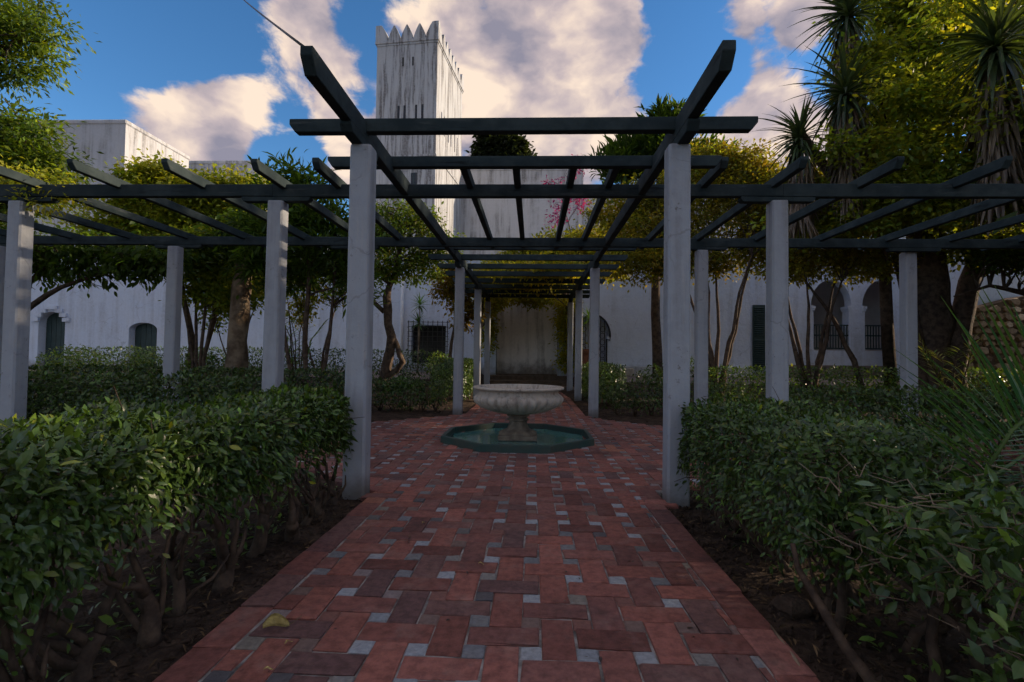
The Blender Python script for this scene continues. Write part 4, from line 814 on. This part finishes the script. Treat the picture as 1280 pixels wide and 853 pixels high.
# small dracaenas near the buildings
GL = [blade_mesh('leaf', .42*rng.uniform(.8, 1.1), .05, rng.uniform(.1, .5), tints(1, [(.07, .16, .035), (.05, .12, .03)], .2)[0]) for k in range(6)]
def dracaena(label, base, tops, sc=1.0):
    root = empty('dracaena', base); tag(root, label, 'plant')
    for z, dx in tops:
        m = MB(); b = Vector(base); h = b+Vector((dx, 0, z)); m.tube([b, b.lerp(h, .5)+Vector((.03, 0, 0)), h], [.03, .025, .02], 6); m.build('stem', 'palebark', root, True)
        for k in range(34):
            u = k/34; el = math.radians(80-110*u); az = k*2.4; d = Vector((math.cos(az)*math.cos(el), math.sin(az)*math.cos(el), math.sin(el))); o = bpy.data.objects.new('leaf', GL[rng.integers(6)]); link(o); o.parent = root
            o.matrix_local = Matrix.Translation(h-b-Vector((0, 0, .12*u))) @ d.to_track_quat('X', 'Z').to_matrix().to_4x4() @ Matrix.Scale(sc, 4)
dracaena('tall thin dracaena with two green tufts above the barred window', (-4.35, 19.6, .45), [(2.05, .0), (2.75, .05)], 1.15)
dracaena('small dracaena beside the third right pergola post', (1.75, 14.6, .1), [(2.25, .0)], .9)
# slender palm clump left
def cane_clump(label, base, n, h, cols):
    root = empty('cane_palm', base); tag(root, label, 'palm'); LM = [blade_mesh('leaf', .34, .03, .2, tints(1, cols, .2)[0]) for k in range(5)]
    for i in range(n):
        a = rng.random()*6.28; L = [Vector(base)+Vector((math.cos(a)*s_*.45+rng.normal(0, .03), math.sin(a)*s_*.3, h*(.75+.25*rng.random())*t-.03)) for t, s_ in ((0, .15), (.35, .3), (.7, .7), (1, 1.3))]
        m = MB(); m.tube(L, [.016, .014, .011, .006], 5); fr = m.build('frond', 'stem', root, True)
        for k in range(16):
            t = .35+.65*k/16; j = min(int(t*3), 2); p = L[j].lerp(L[j+1], t*3-j); d = (L[j+1]-L[j]).normalized(); sd = 1 if k % 2 else -1; v = (d*.8+Vector((math.cos(a+1.57), math.sin(a+1.57), .1))*sd).normalized()
            o = bpy.data.objects.new('leaf', LM[rng.integers(5)]); link(o); o.parent = fr; o.matrix_local = Matrix.Translation(p-Vector(base)) @ v.to_track_quat('X', 'Z').to_matrix().to_4x4()
cane_clump('clump of slender green palm canes beside the near left post', (-5.0, 10.9, 0), 9, 2.6, GREEN+FRESH[:1])
cane_clump('clump of pale canes at the foot of the massive trunk', (9.1, 11.2, 0), 8, 1.9, FRESH+[(.14, .13, .07)])

# foreground palm fronds, right
FL = [blade_mesh('leaflet', .44*k_, .014, .08, tints(1, [(.08, .17, .045), (.10, .19, .04), (.05, .14, .06)], .15)[0], n=4) for k_ in (.7, .8, .9, 1.0, 1.05, 1.1)]
def frond(root, pts, n, ln, up):
    pts = [Vector(p) for p in pts]; m = MB(); m.tube(pts, [.012, .010, .008, .005, .002][:len(pts)], 6); fr = m.build('frond', 'rachis', root, True); K = len(pts)-1
    for k in range(n):
        t = .12+.87*k/n; j = min(int(t*K), K-1); p = pts[j].lerp(pts[j+1], t*K-j); d = (pts[j+1]-pts[j]).normalized(); side = d.cross(Vector(up)).normalized()*(1 if k % 2 else -1)
        v = (d*(.12+.45*t)+side*1.0+Vector((0, 0, .12))+Vector(rng.normal(0, .05, 3))).normalized(); o = bpy.data.objects.new('leaflet', FL[rng.integers(6)]); link(o); o.parent = fr
        o.matrix_local = Matrix.Translation(p-root.location) @ v.to_track_quat('X', 'Z').to_matrix().to_4x4() @ Matrix.Scale(ln*(.55+.75*math.sin(math.pi*min(1, t*.9+.15))), 4)
pr = empty('palm_plant', (2.1, 2.35, 0)); tag(pr, 'young palm with spreading green fronds at the right edge', 'palm')
frond(pr, [(2.1, 2.35, .3), (2.02, 2.22, .70), (2.10, 2.16, .92), (2.26, 2.12, 1.10), (2.48, 2.08, 1.24)], 72, 1.0, (.1, -1, .15))
frond(pr, [(2.1, 2.35, .3), (2.14, 2.32, .66), (2.32, 2.30, .84), (2.60, 2.3, .92), (2.85, 2.3, .90)], 56, .8, (.1, -.7, .6))
frond(pr, [(2.1, 2.35, .3), (2.0, 2.45, .62), (1.92, 2.62, .78), (1.86, 2.8, .84), (1.8, 2.95, .82)], 40, .55, (0, -.3, 1))
# spear leaved plants behind the right hedge
for lb, (x, y), k in (('small clump of upright spear leaves right of the compact hedge', (2.45, 3.1), 7), ('yellowish clump of spear leaves beside the young palm', (2.15, 2.75), 9)):
    r_ = empty('spear_plant', (x, y, 0)); tag(r_, lb, 'plant'); meshes = [blade_mesh('leaf', .42, .045, .05, tints(1, [(.05, .085, .06), (.09, .12, .035)], .2)[0]) for q in range(3)]
    m = MB(); m.tube([(x, y, -.02), (x, y, .45)], [.03, .02], 6); m.build('stem', 'stem', r_)
    for q in range(k):
        d = Vector((rng.normal(0, .35), rng.normal(0, .25), 1)).normalized(); o = bpy.data.objects.new('leaf', meshes[q % 3]); link(o); o.parent = r_; o.matrix_local = Matrix.Translation((0, 0, .42)) @ d.to_track_quat('X', 'Y').to_matrix().to_4x4()

# ------------------------------------------------------------------ pots, fallen leaves, sticks
def pot(label, x, y, z, r, h):
    root = empty('plant_pot', (x, y, z)); tag(root, label, 'pot', None); m = MB()
    m.lathe([(r*.62, z), (r*.78, z+h*.3), (r*.92, z+h*.75), (r*.95, z+h*.82), (r*1.08, z+h*.83), (r*1.10, z+h), (r*.95, z+h), (r*.9, z+h*.88), (0, z+h*.86)], 20, (x, y)); m.build('body', 'terra', root, True)
pot('terracotta pot on the terrace between the left far posts', -2.3, 18.3, .43, .33, .62)
pot('tall terracotta jar by the iron gate', 2.25, 18.8, .48, .32, 1.0)
pot('terracotta pot at the foot of the shrub before the rubble wall', 11.7, 14.7, .25, .3, .5)
m = MB(); m.box(3.35, 4.0, 19.4, 19.75, .48, .78); tr_ = m.build('stone_trough', 'marble', None, bevel=.03); tag(tr_, 'pale carved stone trough on the gravel by the iron gate', 'trough')

def curled_leaf(name, label, x, y, rz, L, wd, cols, curl=1.0, stem=True, group=None):
    root = empty(name, (x, y, .006), rz); tag(root, label, 'leaf', group); v = []; f = []; n = 7
    for i in range(n+1):
        t = i/n; hw = wd*math.sin(math.pi*(.08+.86*t))**.7/2
        for s_ in (-1, -.5, 0, .5, 1): a = s_*curl; v.append((L*(t-.5), hw*math.sin(a)/max(curl, .3), .004+hw*(1-math.cos(a))*1.2+.006*math.sin(t*5)))
        if i:
            for k in range(4): b = 5*(i-1)+k; f.append((b, b+1, b+6, b+5))
    me = bpy.data.meshes.new('blade'); me.from_pydata(v, [], f); set_tint(me, tints(len(v), cols, .12)); me.materials.append(M['dryleaf']); o = bpy.data.objects.new('blade', me); link(o); o.parent = root
    if stem:
        m = MB(); m.tube([(L*.48, 0, .006), (L*.7, .01, .012), (L*.95, .035, .02)], [.0022, .002, .0015], 5); m.build('stalk', 'palebark', root, local=True)
YC = [(.48, .38, .13), (.55, .44, .18), (.40, .30, .10)]
curled_leaf('fallen_leaf', 'large curled yellow leaf lying on the bricks near the left edge', -.96, 2.19, .35, .105, .055, YC, 2.1)
for lb, x, y, rz in (('tiny yellow leaf scrap just below the large curled leaf on the bricks', -.85, 2.08, 1.0), ('small thin yellow leaf scrap nearest the lower left of the brick path', -.84, 1.90, .4),
                     ('tiny yellow leaf scrap alone in the middle of the brick path', -.14, 2.92, .2), ('small pale straw on the bricks near the front left post', -.62, 3.6, 1.2), ('tiny dry leaf scrap on the right half of the brick path', .42, 3.75, .5)):
    curled_leaf('leaf_scrap', lb, x, y, rz, .035, .016, YC+[(.2, .11, .05)], .8, False)
n = 170; P = np.stack([rng.normal(-.58, .22, n), rng.normal(5.4, .12, n), np.full(n, .006)], 1); P[60:, 0] = rng.uniform(-1.1, 1.1, n-60); P[60:, 1] = rng.uniform(1.6, 9.5, n-60); ax = unit(n); ax[:, 2] *= .1; nor = unit(n)*.2; nor[:, 2] += 1
o = leaf_object('brick_litter', P, ax, nor, .012+.022*rng.random(n), tints(n, [(.05, .03, .02), (.09, .05, .03), (.03, .02, .016)], .3), LEAF, 'leaf', None, (0, 0, 0)); tag(o, 'crumbs of dead leaves scattered over the brick path', 'leaf litter')
m = MB(); m.tube([(1.18, 1.95, -.02), (1.205, 2.1, .0), (1.22, 2.2, -.01), (1.215, 2.34, .012)], [.009, .008, .007, .004], 6); tag(m.build('fallen_stick', 'palebark', None, True), 'pale crooked stick lying on the soil right of the path', 'stick')
m = MB(); m.lathe([(.001, -.04), (.07, -.035), (.085, 0), (.06, .04), (.02, .055), (.001, .056)], 9, (1.42, 2.55), lambda r, z, a: r*(1+.2*math.sin(a*2+1)+.12*math.sin(a*5))); tag(m.build('rock', 'soil', None), 'dark rounded stone on the soil right of the path', 'stone')

# unseen evergreen trees added on the right to keep the low sun off
for lb, x, y, cl in (('unseen evergreen tree added as a sun screen, beyond the right pergola arm', 11.8, 7.4, DARKG), ('unseen evergreen tree added as a sun screen, level with the near hedges', 12.6, 3.6, DARKG), ('unseen evergreen tree added as a sun screen, near the rubble wall', 14.3, 10.2, DARKG)):
    tree('sun_screen_tree', lb, 'tree', (x, y, 0), [[((x, y, -.1), .25), ((x, y, 2), .2), ((x+.2, y, 5), .12), ((x, y, 8), .04)]], [((x, y, 4.2), (3.6, 2.2, 2.4)), ((x, y, 7.0), (2.8, 2.0, 2.0)), ((x+.6, y, 2.2), (3.4, 1.8, 1.4)), ((x, y, 5.4), (2.4, 2.6, 1.8))], 230, 40, .6, .28, cl, limbs=20)

# seedlings and creeping leaves under the near hedges
n = 900; sd = np.where(rng.random(n) < .6, -1, 1); P = np.stack([sd*(1.5+np.abs(rng.normal(0, .35, n))), rng.uniform(1.0, 4.6, n), .01+.10*rng.random(n)**2], 1)
ax = unit(n); ax[:, 2] = np.abs(ax[:, 2])*.5; nor = unit(n)*.5; nor[:, 2] += 1
tag(leaf_object('ground_cover', P, ax, nor, .03+.04*rng.random(n), tints(n, GREEN+FRESH[:1], .3), LEAF, 'leaf', None, (0, 0, 0)), 'small green seedlings and creepers on the soil under the hedges', 'ground cover')
tree('hanging_vine', 'yellow green vine trailing over the beam above the left front post', 'climber', (-6.35, 6.06, 0), [[((-6.35, 6.06, -.03), .02), ((-6.34, 6.07, 1.2), .018), ((-6.33, 6.07, 2.4), .015), ((-6.2, 6.05, 3.25), .008)]],
     [((-6.3, 6.1, 3.32), (.75, .35, .16)), ((-5.9, 5.95, 3.12), (.4, .2, .2)), ((-6.9, 6.3, 3.4), (.7, .5, .2))], 60, 22, .16, .05, LIME, limbs=20, limb_r=.008)
tree('sapling', 'thin branching sapling between the second left post and the pale trunk', 'tree', (-7.9, 13.2, .1), [[((-7.9, 13.2, 0), .035), ((-7.8, 13.2, .9), .028), ((-7.5, 13.2, 1.8), .02), ((-7.2, 13.2, 2.7), .01)], [((-7.85, 13.2, .6), .025), ((-8.2, 13.2, 1.5), .018), ((-8.5, 13.2, 2.5), .008)]],
     [((-7.8, 13.2, 2.7), (.9, .6, .5)), ((-8.3, 13.2, 2.2), (.5, .4, .4))], 50, 18, .22, .075, LIME+GREEN, limbs=40, limb_r=.015)
tree('sapling', 'thin leafy sapling against the white wall right of the pale trunk', 'tree', (-5.6, 13.4, .1), [[((-5.6, 13.4, 0), .04), ((-5.5, 13.4, 1.2), .03), ((-5.2, 13.4, 2.4), .015)], [((-5.6, 13.4, .4), .03), ((-6.0, 13.4, 1.6), .02), ((-6.3, 13.4, 2.6), .008)]],
     [((-5.6, 13.4, 2.9), (1.0, .6, .5)), ((-6.2, 13.4, 2.3), (.5, .4, .4))], 50, 18, .22, .08, OLIVE+LIME, limbs=40, limb_r=.015)
